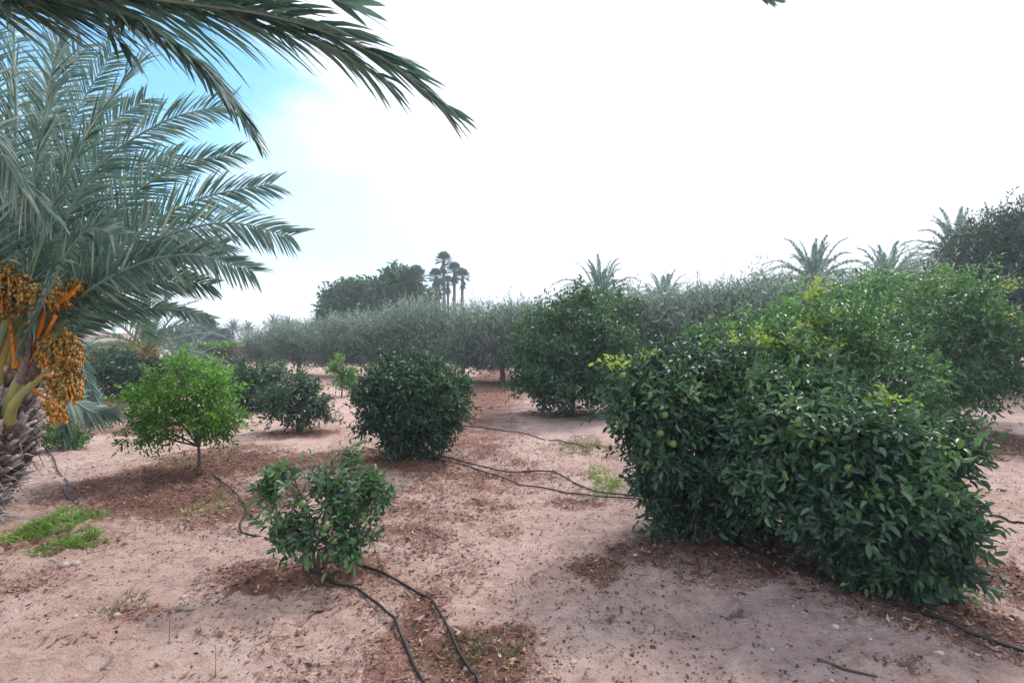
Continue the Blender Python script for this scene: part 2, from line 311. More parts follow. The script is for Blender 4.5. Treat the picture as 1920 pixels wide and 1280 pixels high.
# ================================================================== leaves
def citrus_leaf():      # 8 vertices, folded along the midrib, tip curling down
    v = np.array([[0, 0, 0], [.32, .42, .10], [.32, 0, -.02], [.32, -.42, .10], [.72, .36, .02], [.72, 0, -.10], [.72, -.36, .02], [1, 0, -.22]], float)
    v[:, 1] *= .46
    return v, [np.array([[0, 2, 1], [0, 3, 2], [4, 5, 7], [5, 6, 7]]), np.array([[1, 2, 5, 4], [2, 3, 6, 5]])]
def slim_leaf(w=.2):
    return np.array([[0, 0, 0], [.45, w, .03], [1, 0, -.06], [.45, -w, .03]], float), [np.array([[0, 3, 2, 1]])]
def place_leaves(T, P, d, nrm, size, tint, mb):
    tv, tf = T; d = norm(d); y = norm(np.cross(nrm, d)); z = np.cross(d, y); n = len(P); k = len(tv)
    s = size[:, None, None]
    v = P[:, None]+s*(tv[None, :, 0, None]*d[:, None]+tv[None, :, 1, None]*y[:, None]+tv[None, :, 2, None]*z[:, None])
    off = (np.arange(n)*k)[:, None, None]
    mb.add(v.reshape(-1, 3), [(f[None]+off).reshape(-1, f.shape[1]) for f in tf], np.repeat(tint, k))
def lobe_twigs(lobes, n, rng, lo=.7, hi=1.05, rough=.16, nf=2.2, zmin=.05, clump=0.0, cs=0, cr=.2, off=.07):
    C = np.array([l[:3] for l in lobes]); Rr = np.array([l[3:6] for l in lobes])
    area = (Rr[:, 0]*Rr[:, 1]+Rr[:, 1]*Rr[:, 2]+Rr[:, 0]*Rr[:, 2]); pr = area/area.sum()
    k = rng.choice(len(lobes), n*3, p=pr); d = norm(rng.normal(size=(n*3, 3)))
    u = lo+(hi-lo)*rng.random(n*3)**.6
    p = C[k]+Rr[k]*d*u[:, None]
    p = C[k]+Rr[k]*d*(u*(1+rough*noise3(p[:, 0]*nf, p[:, 1]*nf, p[:, 2]*nf, 3)+.08*noise3(p[:, 0]*nf*2.7, p[:, 1]*nf*2.7, p[:, 2]*nf*2.7, 9)))[:, None]
    nr = norm(d/Rr[k]); ok = p[:, 2] > zmin
    for j in range(len(lobes)):
        q = (p-C[j])/Rr[j]; ok &= ~((np.sum(q*q, 1) < (lo*.92)**2) & (k != j))
    if clump: ok &= noise3(p[:, 0]*3.3/clump, p[:, 1]*3.3/clump, p[:, 2]*3.3/clump, 41) > -0.35
    p, nr, k = p[ok][:n], nr[ok][:n], k[ok][:n]
    if cs:      # gather the twigs round cluster centres: clumps of leaves with dark gaps between them
        m_ = len(p); nc = max(4, m_//cs); j = rng.integers(0, nc, m_); w = cr*np.mean(Rr)
        q = p[j]+nr[j]*((off*np.mean(Rr)*rng.normal(size=nc))[j])[:, None]
        dp = rng.normal(size=(m_, 3))*w; keep = rng.random(m_) < .18
        p2 = np.where(keep[:, None], p, q+dp); n2 = np.where(keep[:, None], nr, norm(nr[j]+dp/w*.45)); k = np.where(keep, k, k[j])
        p2[:, 2] = np.maximum(p2[:, 2], zmin); return p2, n2, k
    return p, nr, k
def foliage(name, mat, parent, base, lobes, rng, n=1200, leaf=.09, per=8, twig=.22, T=None, up=.35, droop=.25, tint=(.45, .2), top=.2, lo=.7, hi=1.05, rough=.16, nf=2.2, zmin=.05, inner=.25, clump=0, wild=.5, cs=9, cr=.17, off=.07, tone=.25, shoots=0, shl=.8, shup=.25):
    T = T or citrus_leaf(); mb = MB(); H = max(l[2]+l[5] for l in lobes)
    sets = [lobe_twigs(lobes, n, rng, lo, hi, rough, nf, zmin, clump, cs, cr, off)]
    if inner: sets.append(lobe_twigs(lobes, int(n*inner), rng, lo*.45, lo, rough, nf, zmin))
    tips = None
    for p, nr, k in sets:
        m_ = len(p); d = norm(nr*.75+np.array([0, 0, up])+rng.normal(size=(m_, 3))*wild*.6)
        if tips is None: tips = (p, d, k)
        L = twig*(.6+.8*rng.random(m_)); cl = .5*noise3(p[:, 0]*2.5, p[:, 1]*2.5, p[:, 2]*2.5, 5)+.5*noise3(p[:, 0]*8, p[:, 1]*8, p[:, 2]*8, 15)
        a = norm(np.cross(d, rng.normal(size=(m_, 3)))); b = np.cross(d, a)
        for i in range(per):
            f = (i+.3)/per; ph = i*2.4+rng.random(m_)*.8; rad = a*np.cos(ph)[:, None]+b*np.sin(ph)[:, None]
            q = p+d*(L*(f-.35))[:, None]+np.array([0, 0, -1])*(L*.25*f*f)[:, None]
            ld = d*(.35+.6*f)+rad*(1.0-.4*f)+np.array([0, 0, -droop])+rng.normal(size=(m_, 3))*.2
            ln = norm(np.array([0, 0, .7])+nr*.5+rng.normal(size=(m_, 3))*.7)
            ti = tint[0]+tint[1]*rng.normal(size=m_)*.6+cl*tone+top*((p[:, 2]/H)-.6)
            place_leaves(T, q, ld, ln, leaf*(.6+.6*rng.random(m_)), np.clip(ti, 0, 1), mb)
    if shoots:   # upright feathery shoots standing out of the top
        p, nr, k = sets[0]; top_ = np.where(nr[:, 2] > (.3 if shup < .5 else -.2))[0]; sel = rng.choice(top_, min(shoots, len(top_)), replace=False); p = p[sel]; m_ = len(p)
        d = norm(nr[sel]*shup+[0, 0, 1]+rng.normal(size=(m_, 3))*.12); Ls = shl*(.3+.9*rng.random(m_)**2); a = norm(np.cross(d, rng.normal(size=(m_, 3)))); b = np.cross(d, a)
        for i in range(14):
            f = (i+.5)/14; rad = a*math.cos(i*2.4)+b*math.sin(i*2.4); place_leaves(T, p+d*(Ls*f)[:, None], d*1.1+rad*.8, rad+[0, 0, .5], leaf*(1-.5*f)*(.6+.6*rng.random(m_)), np.clip(tint[0]+.25+tint[1]*rng.normal(size=m_)*.5, 0, 1), mb)
    o = mb.build(name, mat, parent, smooth=False)
    return o, tips
def branches(parent, lobes, tips, rng, fork=.25, r=.03, stems=1, nsub=50, mat='bark', spread=.05, name='trunk', r_tw=.003):
    mb = MB(); top = np.array([0, 0, fork])
    L = np.array([l[:3] for l in lobes]); bases = []
    for s in range(stems):
        a = s*2.4; b0 = np.array([math.cos(a)*spread, math.sin(a)*spread, -.04]) if stems > 1 else np.array([0, 0, -.04])
        t0 = top+np.array([math.cos(a)*spread*1.8, math.sin(a)*spread*1.8, rng.normal()*.03]) if stems > 1 else top
        mid = (b0+t0)/2+rng.normal(size=3)*[.02, .02, 0]
        mb.add(*tube(spline([b0, mid, t0], 8), np.linspace(r*1.25, r*.85, 8), 8), .5); bases.append(t0)
    for i, c in enumerate(L):
        b0 = bases[i % stems]; mid = b0*.45+c*.55+np.array([0, 0, -.08*np.linalg.norm(c-b0)])+rng.normal(size=3)*.04
        mb.add(*tube(spline([b0, mid, c], 8), np.linspace(r*.75, r*.35, 8), 6), .5)
    p, d, k = tips; sel = rng.choice(len(p), min(nsub, len(p)), replace=False)
    for i in sel:
        c = L[k[i]]; e = p[i]+d[i]*.1; q = spline([c, c*.4+e*.6+rng.normal(size=3)*.04, e], 6); mb.add(*tube(q, np.linspace(r*.32, r_tw, 6), 4, False), .55)
    return mb.build(name, M[mat], parent, smooth=True)
def sphere(c, r, n=10, m_=7, squash=1.0):
    th = np.linspace(0, math.pi, m_)[1:-1]; ph = np.linspace(0, 2*math.pi, n, endpoint=False)
    v = [[0, 0, 1]]+[[math.sin(t)*math.cos(q), math.sin(t)*math.sin(q), math.cos(t)] for t in th for q in ph]+[[0, 0, -1]]
    v = np.array(v)*[1, 1, squash]*r+c; f4, f3 = [], []; k = len(th)
    for j in range(n):
        f3.append([0, 1+j, 1+(j+1) % n]); f3.append([1+k*n, 1+(k-1)*n+(j+1) % n, 1+(k-1)*n+j])
        for i in range(k-1): f4.append([1+i*n+j, 1+(i+1)*n+j, 1+(i+1)*n+(j+1) % n, 1+i*n+(j+1) % n])
    return v, [np.array(f3), np.array(f4)]
def pixlobes(base, L):
    out = []
    for px, py, D, rx, rz, ry in L:
        c = W(px, py, D)-base; out.append((*c, rx/1000*D, ry, rz/1000*D))
    return out
def fruit(parent, base, spots, r=.029):
    for px, py, D in spots:
        mb = MB(); c = W(px, py, D)-base; mb.add(*sphere(c, r, 14, 10, .97), .5); mb.add(*tube([c+[0, 0, r*.9], c+[.004, .005, r*1.9]], .002, 4), .2)
        mb.build('green_fruit', M['greenfruit'], parent, smooth=True)
def gbase(px, py, D=None):
    D = D or GD(py); p = W(px, py, D); p[2] = float(gz(p[0], p[1])); return p
def citrus(base, plobes, seed, label, cat='citrus bush', name='citrus_bush', group=None, mat='citrus', young=None, fruits=None, r=.03, fork=.2, stems=1, nsub=60, spread=.05, barkname='trunk', r_tw=.003, **kw):
    rng = np.random.default_rng(seed); root = empty(name, base, label, cat, group); lobes = pixlobes(base, plobes)
    fo, tips = foliage('foliage', M[mat], root, base, lobes, rng, **kw)
    branches(root, lobes, tips, rng, fork, r, stems, nsub, spread=spread, name=barkname, r_tw=r_tw)
    if young:
        young = [([(l_[0], l_[1], l_[2], l_[3]*.75, l_[4]*.75, l_[5]*.75)], max(4, int(round(cnt/len(Ly))))) for Ly, cnt in young for l_ in Ly]
        kk = dict(kw); kk.update(n=1, inner=0, shoots=0, clump=0, lo=.2, rough=.0, hi=.8, zmin=.1, cs=0, leaf=kw.get('leaf', .08)*.8); kk.pop('tint', None)
        for (Ly, cnt) in young:
            kk['n'] = cnt; o, _ = foliage('new_shoots', M['young'], root, base, pixlobes(base, Ly), rng, tint=(.45, .4), **kk)
            tagp(o, 'yellow green new shoots')
    if fruits: fruit(root, base, fruits)
    return root

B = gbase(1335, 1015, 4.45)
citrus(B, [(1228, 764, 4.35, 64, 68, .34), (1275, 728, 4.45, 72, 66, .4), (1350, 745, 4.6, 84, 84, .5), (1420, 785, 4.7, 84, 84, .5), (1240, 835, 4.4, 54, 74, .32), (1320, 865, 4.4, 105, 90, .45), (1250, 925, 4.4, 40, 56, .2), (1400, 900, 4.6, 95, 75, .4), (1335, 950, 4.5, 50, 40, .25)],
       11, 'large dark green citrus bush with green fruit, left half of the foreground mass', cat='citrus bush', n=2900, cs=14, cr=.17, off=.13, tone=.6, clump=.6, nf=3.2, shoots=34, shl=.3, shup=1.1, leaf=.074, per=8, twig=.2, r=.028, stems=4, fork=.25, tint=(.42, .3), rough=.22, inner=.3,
       young=[([(1152, 678, 4.4, 16, 26, .08)], 5), ([(1215, 662, 4.45, 24, 14, .1)], 4), ([(1385, 668, 4.6, 40, 30, .16)], 18), ([(1360, 720, 4.4, 34, 50, .12)], 12)],
       fruits=[(1246, 778, 3.93), (1238, 812, 3.93), (1262, 832, 3.9), (1168, 705, 4.15)])
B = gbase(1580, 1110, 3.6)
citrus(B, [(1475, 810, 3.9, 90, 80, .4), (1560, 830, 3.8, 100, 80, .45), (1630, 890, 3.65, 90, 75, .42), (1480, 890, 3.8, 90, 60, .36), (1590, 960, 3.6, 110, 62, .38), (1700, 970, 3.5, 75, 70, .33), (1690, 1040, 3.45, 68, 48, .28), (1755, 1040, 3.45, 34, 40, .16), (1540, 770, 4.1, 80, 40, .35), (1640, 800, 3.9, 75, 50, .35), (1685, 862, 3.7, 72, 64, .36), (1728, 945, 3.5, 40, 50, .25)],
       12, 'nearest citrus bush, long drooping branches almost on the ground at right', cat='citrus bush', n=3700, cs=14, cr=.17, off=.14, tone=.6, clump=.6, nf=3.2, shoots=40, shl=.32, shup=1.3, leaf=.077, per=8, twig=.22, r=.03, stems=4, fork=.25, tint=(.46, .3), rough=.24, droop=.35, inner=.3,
       young=[([(1655, 745, 3.75, 20, 20, .08)], 8)], fruits=[(1591, 878, 3.3)])
B = gbase(1470, 800, 7.6)
citrus(B, [(1400, 655, 7.2, 80, 50, .6), (1470, 650, 7.3, 85, 62, .7), (1540, 670, 7.5, 95, 85, .8), (1620, 700, 7.4, 105, 85, .8), (1500, 612, 7.6, 80, 44, .6), (1400, 720, 7.0, 80, 70, .6), (1340, 655, 7.0, 40, 34, .4)],
       13, 'bushy citrus tree with a tall yellow green shoot behind the foreground bushes', cat='citrus tree', name='citrus_tree', mat='citrus_mid', n=1900, cs=12, off=.1, tone=.6, shoots=30, shl=.5, shup=.8, leaf=.095, per=8, twig=.3, top=.8, r=.05, fork=.5, tint=(.4, .4), rough=.2, inner=.2,
       young=[([(1530, 545, 7.3, 10, 28, .08), (1532, 590, 7.2, 18, 26, .12), (1505, 610, 7.1, 26, 14, .12)], 40), ([(1430, 640, 6.6, 26, 16, .12)], 14), ([(1375, 650, 6.6, 26, 14, .12)], 12), ([(1495, 655, 6.6, 12, 18, .1)], 8), ([(1395, 690, 6.4, 30, 26, .12)], 22), ([(1560, 655, 6.7, 14, 12, .1)], 6)])
B = gbase(1700, 795, 10.2)
citrus(B, [(1620, 610, 9.8, 90, 70, 1.0), (1700, 590, 10.3, 110, 80, 1.2), (1790, 620, 10.1, 100, 80, 1.1), (1850, 670, 9.8, 75, 75, .9), (1740, 680, 9.6, 110, 70, 1.0), (1630, 680, 9.6, 90, 70, .9), (1800, 710, 9.6, 95, 50, .8), (1780, 580, 10.4, 70, 42, .7)],
       14, 'broad bright green citrus tree at the right edge of the picture', cat='citrus tree', name='citrus_tree', mat='citrus_mid', n=3000, cs=14, cr=.15, off=.1, tone=.6, shoots=40, shl=.6, shup=.8, leaf=.105, per=8, twig=.34, top=.9, r=.07, fork=.6, tint=(.4, .4), rough=.22, inner=.15,
       young=[([(1885, 540, 9.8, 22, 14, .2)], 6), ([(1880, 600, 9.5, 26, 16, .2)], 10)])
B = gbase(1075, 775, 12.2)
citrus(B, [(1070, 650, 12.2, 95, 80, 1.1), (1015, 690, 12.0, 48, 60, .7), (1130, 680, 12.2, 60, 70, .8), (1080, 600, 12.4, 60, 45, .7), (1060, 710, 11.8, 85, 50, .9)],
       15, 'mid green citrus tree in the centre standing before the olive row', cat='citrus tree', name='citrus_tree', mat='citrus_mid', n=1700, off=.1, tone=.5, shoots=24, shl=.5, shup=.8, leaf=.115, per=8, twig=.32, r=.05, fork=.3, tint=(.12, .3), rough=.24, inner=.3, zmin=.12, cs=14, cr=.16)
B = gbase(1180, 730, 18.3)
citrus(B, [(1145, 605, 18, 48, 50, .9), (1160, 650, 17.8, 45, 60, .8), (1110, 605, 18.5, 36, 42, .8)],
       16, 'green citrus tree half hidden behind the central citrus tree, below a palm crown', cat='citrus tree', name='citrus_tree', mat='citrus_mid', n=900, leaf=.16, per=7, twig=.42, r=.06, fork=.5, tint=(.3, .3), rough=.2)
B = gbase(782, 862, 7.43)
citrus(B, [(775, 722, 7.4, 74, 60, .6), (722, 752, 7.3, 50, 46, .42), (832, 742, 7.4, 46, 50, .42), (800, 778, 7.3, 58, 52, .4), (758, 790, 7.3, 42, 44, .35), (788, 828, 7.3, 34, 28, .25)],
       17, 'dense dark egg shaped citrus bush beside the hose, centre of the picture', n=2500, cs=14, cr=.15, off=.09, tone=.5, clump=.6, shoots=24, shl=.22, shup=1.1, leaf=.072, per=7, twig=.18, r=.03, fork=.2, stems=3, tint=(.38, .3), rough=.2, inner=.35, lo=.75, hi=1.0)
B = gbase(372, 884, 6.76)
citrus(B, [(350, 735, 6.8, 66, 52, .42), (300, 755, 6.7, 58, 46, .4), (405, 745, 6.8, 54, 60, .4), (370, 700, 6.9, 44, 34, .3), (290, 795, 6.6, 44, 34, .3), (350, 790, 6.6, 70, 36, .35), (420, 790, 6.7, 36, 30, .28), (262, 760, 6.7, 34, 30, .26)],
       18, 'bright lime green young citrus tree on a thin single trunk', cat='citrus tree', name='citrus_tree', mat='lime', n=900, leaf=.06, per=8, twig=.2, r=.02, fork=.28, tint=(.42, .45), top=.6, rough=.3, nf=3, lo=.55, inner=.2, clump=1, hi=1.1)
B = gbase(602, 1068, 3.86)
citrus(B, [(560, 940, 3.8, 62, 52, .24), (620, 925, 3.9, 62, 50, .26), (675, 950, 3.85, 48, 56, .22), (590, 985, 3.7, 48, 40, .2), (545, 880, 3.85, 22, 34, .1), (650, 880, 3.95, 36, 30, .14), (512, 930, 3.8, 34, 26, .14), (520, 990, 3.75, 34, 22, .12), (655, 1000, 3.8, 50, 34, .18), (718, 930, 3.85, 28, 18, .1)],
       19, 'small open young citrus bush with one green fruit beside the looping hoses', n=330, leaf=.068, per=8, twig=.16, r=.012, fork=.14, stems=4, nsub=120, tint=(.72, .4), rough=.2, nf=4, lo=.3, inner=.1, clump=.8, spread=.03, barkname='stem', r_tw=.0015,
       fruits=[(567, 945, 3.52)])
B = gbase(560, 808, 9.8)
citrus(B, [(560, 750, 9.8, 46, 34, .45), (520, 760, 9.7, 34, 30, .4), (600, 755, 9.8, 24, 16, .3), (545, 730, 9.9, 40, 26, .4), (608, 778, 9.7, 16, 14, .2), (575, 775, 9.7, 36, 22, .35)],
       20, 'low dark citrus bush with a ragged outline left of the egg shaped bush', n=480, leaf=.08, per=7, twig=.22, r=.022, fork=.22, stems=3, tint=(.45, .3), rough=.25, clump=1, lo=.5)
B = gbase(485, 770, 13)
citrus(B, [(490, 725, 13, 38, 36, .6), (520, 715, 13.2, 36, 30, .6), (455, 735, 13, 28, 30, .5), (440, 705, 13.4, 34, 22, .5)],
       21, 'dark citrus bush partly hidden behind the lime green tree, on its right side', n=750, leaf=.11, per=7, twig=.28, r=.03, fork=.3, tint=(.42, .25))
B = gbase(225, 748, 15.5)
citrus(B, [(215, 705, 15.5, 42, 36, .7), (250, 700, 15.6, 38, 34, .7), (280, 712, 15.4, 40, 32, .7), (320, 700, 16, 40, 26, .7)],
       22, 'dark rounded citrus bush behind the lime green tree, on its left side', n=900, leaf=.12, per=7, twig=.3, r=.03, fork=.3, tint=(.3, .2), zmin=.1)
B = gbase(640, 745, 16)
citrus(B, [(640, 700, 16, 20, 30, .3), (655, 725, 16, 18, 18, .3), (632, 680, 16, 12, 14, .2)],
       23, 'thin pale green sapling standing before the olive row', cat='sapling', name='citrus_sapling', mat='lime', n=150, leaf=.11, per=6, twig=.3, r=.02, fork=.5, tint=(.25, .3), lo=.4)
B = gbase(118, 838, 8.3)
citrus(B, [(110, 815, 8.3, 44, 20, .3), (140, 812, 8.3, 24, 18, .2), (95, 812, 8.3, 30, 18, .25)],
       24, 'low dark green shrub just right of the palm trunk', cat='shrub', name='low_shrub', mat='hedge', n=300, leaf=.06, per=6, twig=.12, r=.012, fork=.08, stems=3, tint=(.25, .3), zmin=.02)

# ------------------------------------------------------------------ olive trees
def leafy_proto(name, seed, lobes, mat, label, cat, fork, r, fname='crown', **kw):
    rng = np.random.default_rng(seed); root = empty(name, (0, 0, 0), label, cat)
    o, tips = foliage(fname, M[mat], root, np.zeros(3), lobes, rng, **kw)
    branches(root, lobes, tips, rng, fork, r, 1, 30, r_tw=.01); return root
def copy_tree(root, loc, rz, s, label, group, sz=None):
    c = root.copy(); COL.objects.link(c); c.location = loc; c.rotation_euler = (0, 0, rz); c.scale = (s, s, sz or s); c['label'] = label
    if group: c['group'] = group
    for ch in list(root.children):
        d = ch.copy(); COL.objects.link(d); d.parent = c
        for g in list(ch.children):
            e = g.copy(); COL.objects.link(e); e.parent = d
    return c
def olive_lobes(rng, R=1.5, H=2.7):
    L = [(0, 0, H*.55, R*.8, R*.8, H*.3)]
    for i in range(7):
        a = i*.9+rng.random()*.5; L.append((math.cos(a)*R*.55, math.sin(a)*R*.55, H*(.42+.25*rng.random()), R*.55, R*.55, H*(.24+.08*rng.random())))
    return L
SL = slim_leaf(.13)
OG = 'olive trees in the row behind the citrus'
oprotos = []
for i in range(3):
    rg = np.random.default_rng(50+i)
    L_ = olive_lobes(rg)
    o = leafy_proto('olive_tree', 60+i, L_, 'olive', 'x', 'olive tree', .55, .09, n=2300, leaf=.13, per=7, twig=.5, T=SL, up=.75, droop=-.2, tint=(.35, .3), top=.9, rough=.2, inner=.25, wild=.5, zmin=.5, cs=14, cr=.2, shoots=60, shl=.7)  # top: sunlit crown tops and shaded lower parts put into the leaf tint
    oprotos.append(o)
# (px of trunk, depth, height scale, width scale, label)
OL = [(492, 29, .84, 'grey green olive tree at the left end of the row beside the hedge'),
      (560, 26.5, .98, 'olive tree whose dark trunk shows above the low citrus bush'),
      (640, 25, 1.12, 'olive tree behind the thin pale sapling'),
      (715, 24, 1.2, 'olive tree behind the left side of the egg shaped bush'),
      (790, 23, 1.22, 'olive tree rising right behind the egg shaped bush, below the fan palms'),
      (868, 22, 1.22, 'olive tree behind the right side of the egg shaped bush'),
      (940, 21, 1.22, 'olive tree just left of the central green citrus tree'),
      (1020, 21.5, 1.3, 'olive tree with feathery top directly behind the central green citrus tree')]
for i, (px, D, s, lab) in enumerate(OL):
    p = gbase(px, 0, D); src = oprotos[i % 3]
    if i < 3: src.location = p; src.scale = (s*1.05, s*1.05, s); src.rotation_euler = (0, 0, i*1.3); src['label'] = lab; src['group'] = OG
    else: copy_tree(src, p, i*2.1, s*.93, lab, OG, s*[1.04, .95, 1.0, .93][i % 4])
OL2 = [(1250, 19.5, 1.3, 1.0, 'bluish grey olive tree right of the short palm crown'), (1330, 19, 1.4, 1.0, 'bluish grey olive tree between two palm crowns, with spiky top shoots'),
       (1420, 18.5, 1.46, 1.0, 'bluish grey olive tree left of the tallest palm crown'), (1515, 18, 1.42, 1.0, 'olive tree directly below the tallest palm crown'),
       (1620, 18, 1.45, 1.0, 'olive tree below the second tallest palm crown at right'), (1730, 17.5, 1.55, 1.0, 'grey green olive tree below the right edge palm crown')]
for i, (px, D, s, w, lab) in enumerate(OL2):
    copy_tree(oprotos[(i+1) % 3], gbase(px, 0, D), i*1.7+.4, s*w, lab, 'olive trees in the second row at right', s)
# tall dark olives at the right edge
rg = np.random.default_rng(71)
tl = leafy_proto('tall_olive_tree', 72, [(0, 0, 3.6, 1.5, 1.5, 2.0), (1.0, .2, 4.2, 1.2, 1.2, 1.3), (-1.1, 0, 3.2, 1.2, 1.2, 1.5), (.2, .9, 2.6, 1.4, 1.2, 1.3), (.3, -.9, 3.0, 1.3, 1.2, 1.5), (-.3, 0, 4.9, .8, .8, .8)], 'fargreen',
    'tall dark blue green tree at the right edge above the broad citrus tree', 'olive tree', .9, .13, n=4200, leaf=.15, per=7, twig=.55, T=slim_leaf(.16), up=.6, droop=-.1, tint=(.12, .25), top=.5, rough=.22, inner=.3, zmin=.7, cs=16, cr=.18, shoots=25, shl=.5)
tl.location = gbase(1885, 0, 17); tl['group'] = 'tall dark trees at the right edge'
copy_tree(tl, gbase(2010, 0, 15.5), 2.2, 1.0, 'tall dark tree cut off by the right edge of the frame', 'tall dark trees at the right edge')
copy_tree(tl, gbase(1905, 0, 22), 4.2, .98, 'tall dark tree behind the right edge trees, right of the last palm crown', 'tall dark trees at the right edge')

# ------------------------------------------------------------------ big trees, far trees
def bigtree(name, px, D, lobes_px, mat, seed, label, cat, n, leaf, twig, fork, r, **kw):
    b = gbase(px, 0, D); rng = np.random.default_rng(seed); root = empty(name, b, label, cat); L = pixlobes(b, lobes_px)
    o, tips = foliage('crown', M[mat], root, b, L, rng, n=n, leaf=leaf, per=6, twig=twig, T=slim_leaf(.3), zmin=.8, **kw)
    branches(root, L, tips, rng, fork, r, 1, 20, r_tw=.02); return root
bigtree('pine_tree', 655, 52, [(660, 565, 52, 42, 30, 2), (635, 585, 51, 28, 32, 1.8), (690, 560, 52, 32, 30, 2), (620, 600, 51, 14, 28, 1)], 'darktree', 81, 'rounded dark green tree, the left of the big pair above the olives', 'tree', 2000, .42, 1.1, 2, .25, tint=(.3, .3), top=.8, rough=.2, nf=.8, inner=.4)
bigtree('pine_tree', 745, 50, [(745, 545, 50, 38, 36, 2), (725, 560, 50, 26, 34, 2), (775, 570, 50, 30, 34, 2), (790, 590, 50, 24, 24, 1.4), (752, 522, 50, 16, 14, 1)], 'darktree', 82, 'dark green tree, the right of the big pair, beside a fan palm', 'tree', 2000, .42, 1.1, 2, .25, tint=(.35, .3), top=.6, rough=.22, nf=.8, inner=.4)
for k, (px, py, rx, rz, D, lab) in enumerate([(352, 622, 13, 18, 70, 'small grey green far tree behind the hedge, leftmost of three'), (380, 622, 17, 22, 72, 'round topped far tree above the hedge, tallest of three'),
                                        (410, 633, 14, 12, 75, 'low far tree between the round topped tree and the far palm'), (320, 630, 16, 12, 80, 'low far tree seen behind the small palms at left')]):
    bigtree('far_tree', px, D, [(px, py, D, rx, rz, 1.0), (px-rx*.4, py+rz*.4, D, rx*.8, rz*.7, .8), (px+rx*.5, py+rz*.2, D, rx*.7, rz*.8, .8)], 'fargreen', 90+k, lab, 'tree', 420, .55, 1.0, .8, .15, rough=.25, nf=.9, inner=.4)

# ------------------------------------------------------------------ hedge and wall
def hedge(x0, x1, Y0, Y1, h, th, label, seed):
    rng = np.random.default_rng(seed); A = np.array([x0, Y0]); Bv = np.array([x1, Y1]); Ln = np.linalg.norm(Bv-A); u = (Bv-A)/Ln; nn = np.array([u[1], -u[0]]); mid = (A+Bv)/2
    root = empty('clipped_hedge', (mid[0], mid[1], 0), label, 'hedge'); n = int(Ln*th*120+Ln*h*140)
    a = (rng.random(n)-.5)*Ln; b = (rng.random(n)-.5)*th; z = rng.random(n)*h; f = rng.random(n)
    z = np.where(f < .4, h*(1+.03*rng.normal(size=n)), z); b = np.where(f >= .4, np.sign(b)*th/2*(1+.06*rng.normal(size=n)), b)
    P = np.stack([u[0]*a+nn[0]*b, u[1]*a+nn[1]*b, z], -1); mb = MB()
    place_leaves(slim_leaf(.3), P, rng.normal(size=(n, 3))+[0, 0, .5], rng.normal(size=(n, 3))*.6+[0, 0, 1], .16*(.6+.8*rng.random(n)), np.clip(.35+.25*rng.normal(size=n)+.35*(z/h > .93), 0, 1), mb)
    mb.build('foliage', M['hedge'], root)
    c = MB()   # woody core
    bx = np.array([[sx*Ln*.49, sy*th*.4, sz] for sx in (-1, 1) for sy in (-1, 1) for sz in (-.05, h*.94)]); v = np.stack([u[0]*bx[:, 0]+nn[0]*bx[:, 1], u[1]*bx[:, 0]+nn[1]*bx[:, 1], bx[:, 2]], -1)
    c.add(v, [np.array([[0, 1, 3, 2], [4, 6, 7, 5], [0, 4, 5, 1], [2, 3, 7, 6], [1, 5, 7, 3], [0, 2, 6, 4]])], .1); c.build('woody_core', M['bark'], root)
hedge(-14.6, -12.3, 24.4, 24, 1.5, 1.2, 'clipped hedge with bright green top beside the left end of the olive row', 5)
hedge(-21.5, -17.6, 26.5, 26, 1.42, 1.4, 'clipped hedge behind the dark bushes at the left edge, before the wall', 6)
def boxm(x0, x1, y0, y1, z0, z1, nseg=1):
    v = np.array([[x, y, z] for x in (x0, x1) for y in (y0, y1) for z in (z0, z1)], float)
    return v, [np.array([[0, 1, 3, 2], [4, 6, 7, 5], [0, 4, 5, 1], [2, 3, 7, 6], [1, 5, 7, 3], [0, 2, 6, 4]])]
root = empty('garden_wall', (-38, 48, 0), 'low salmon coloured rendered wall beyond the hedge at the left', 'wall')
mb = MB(); mb.add(*boxm(-14, 4.5, -.15, .15, -.1, 2.3), .5); mb.build('wall_body', M['wall'], root)
mb = MB(); mb.add(*boxm(-14.1, 4.6, -.22, .22, 2.3, 2.42), .5); mb.build('coping', M['cap'], root)

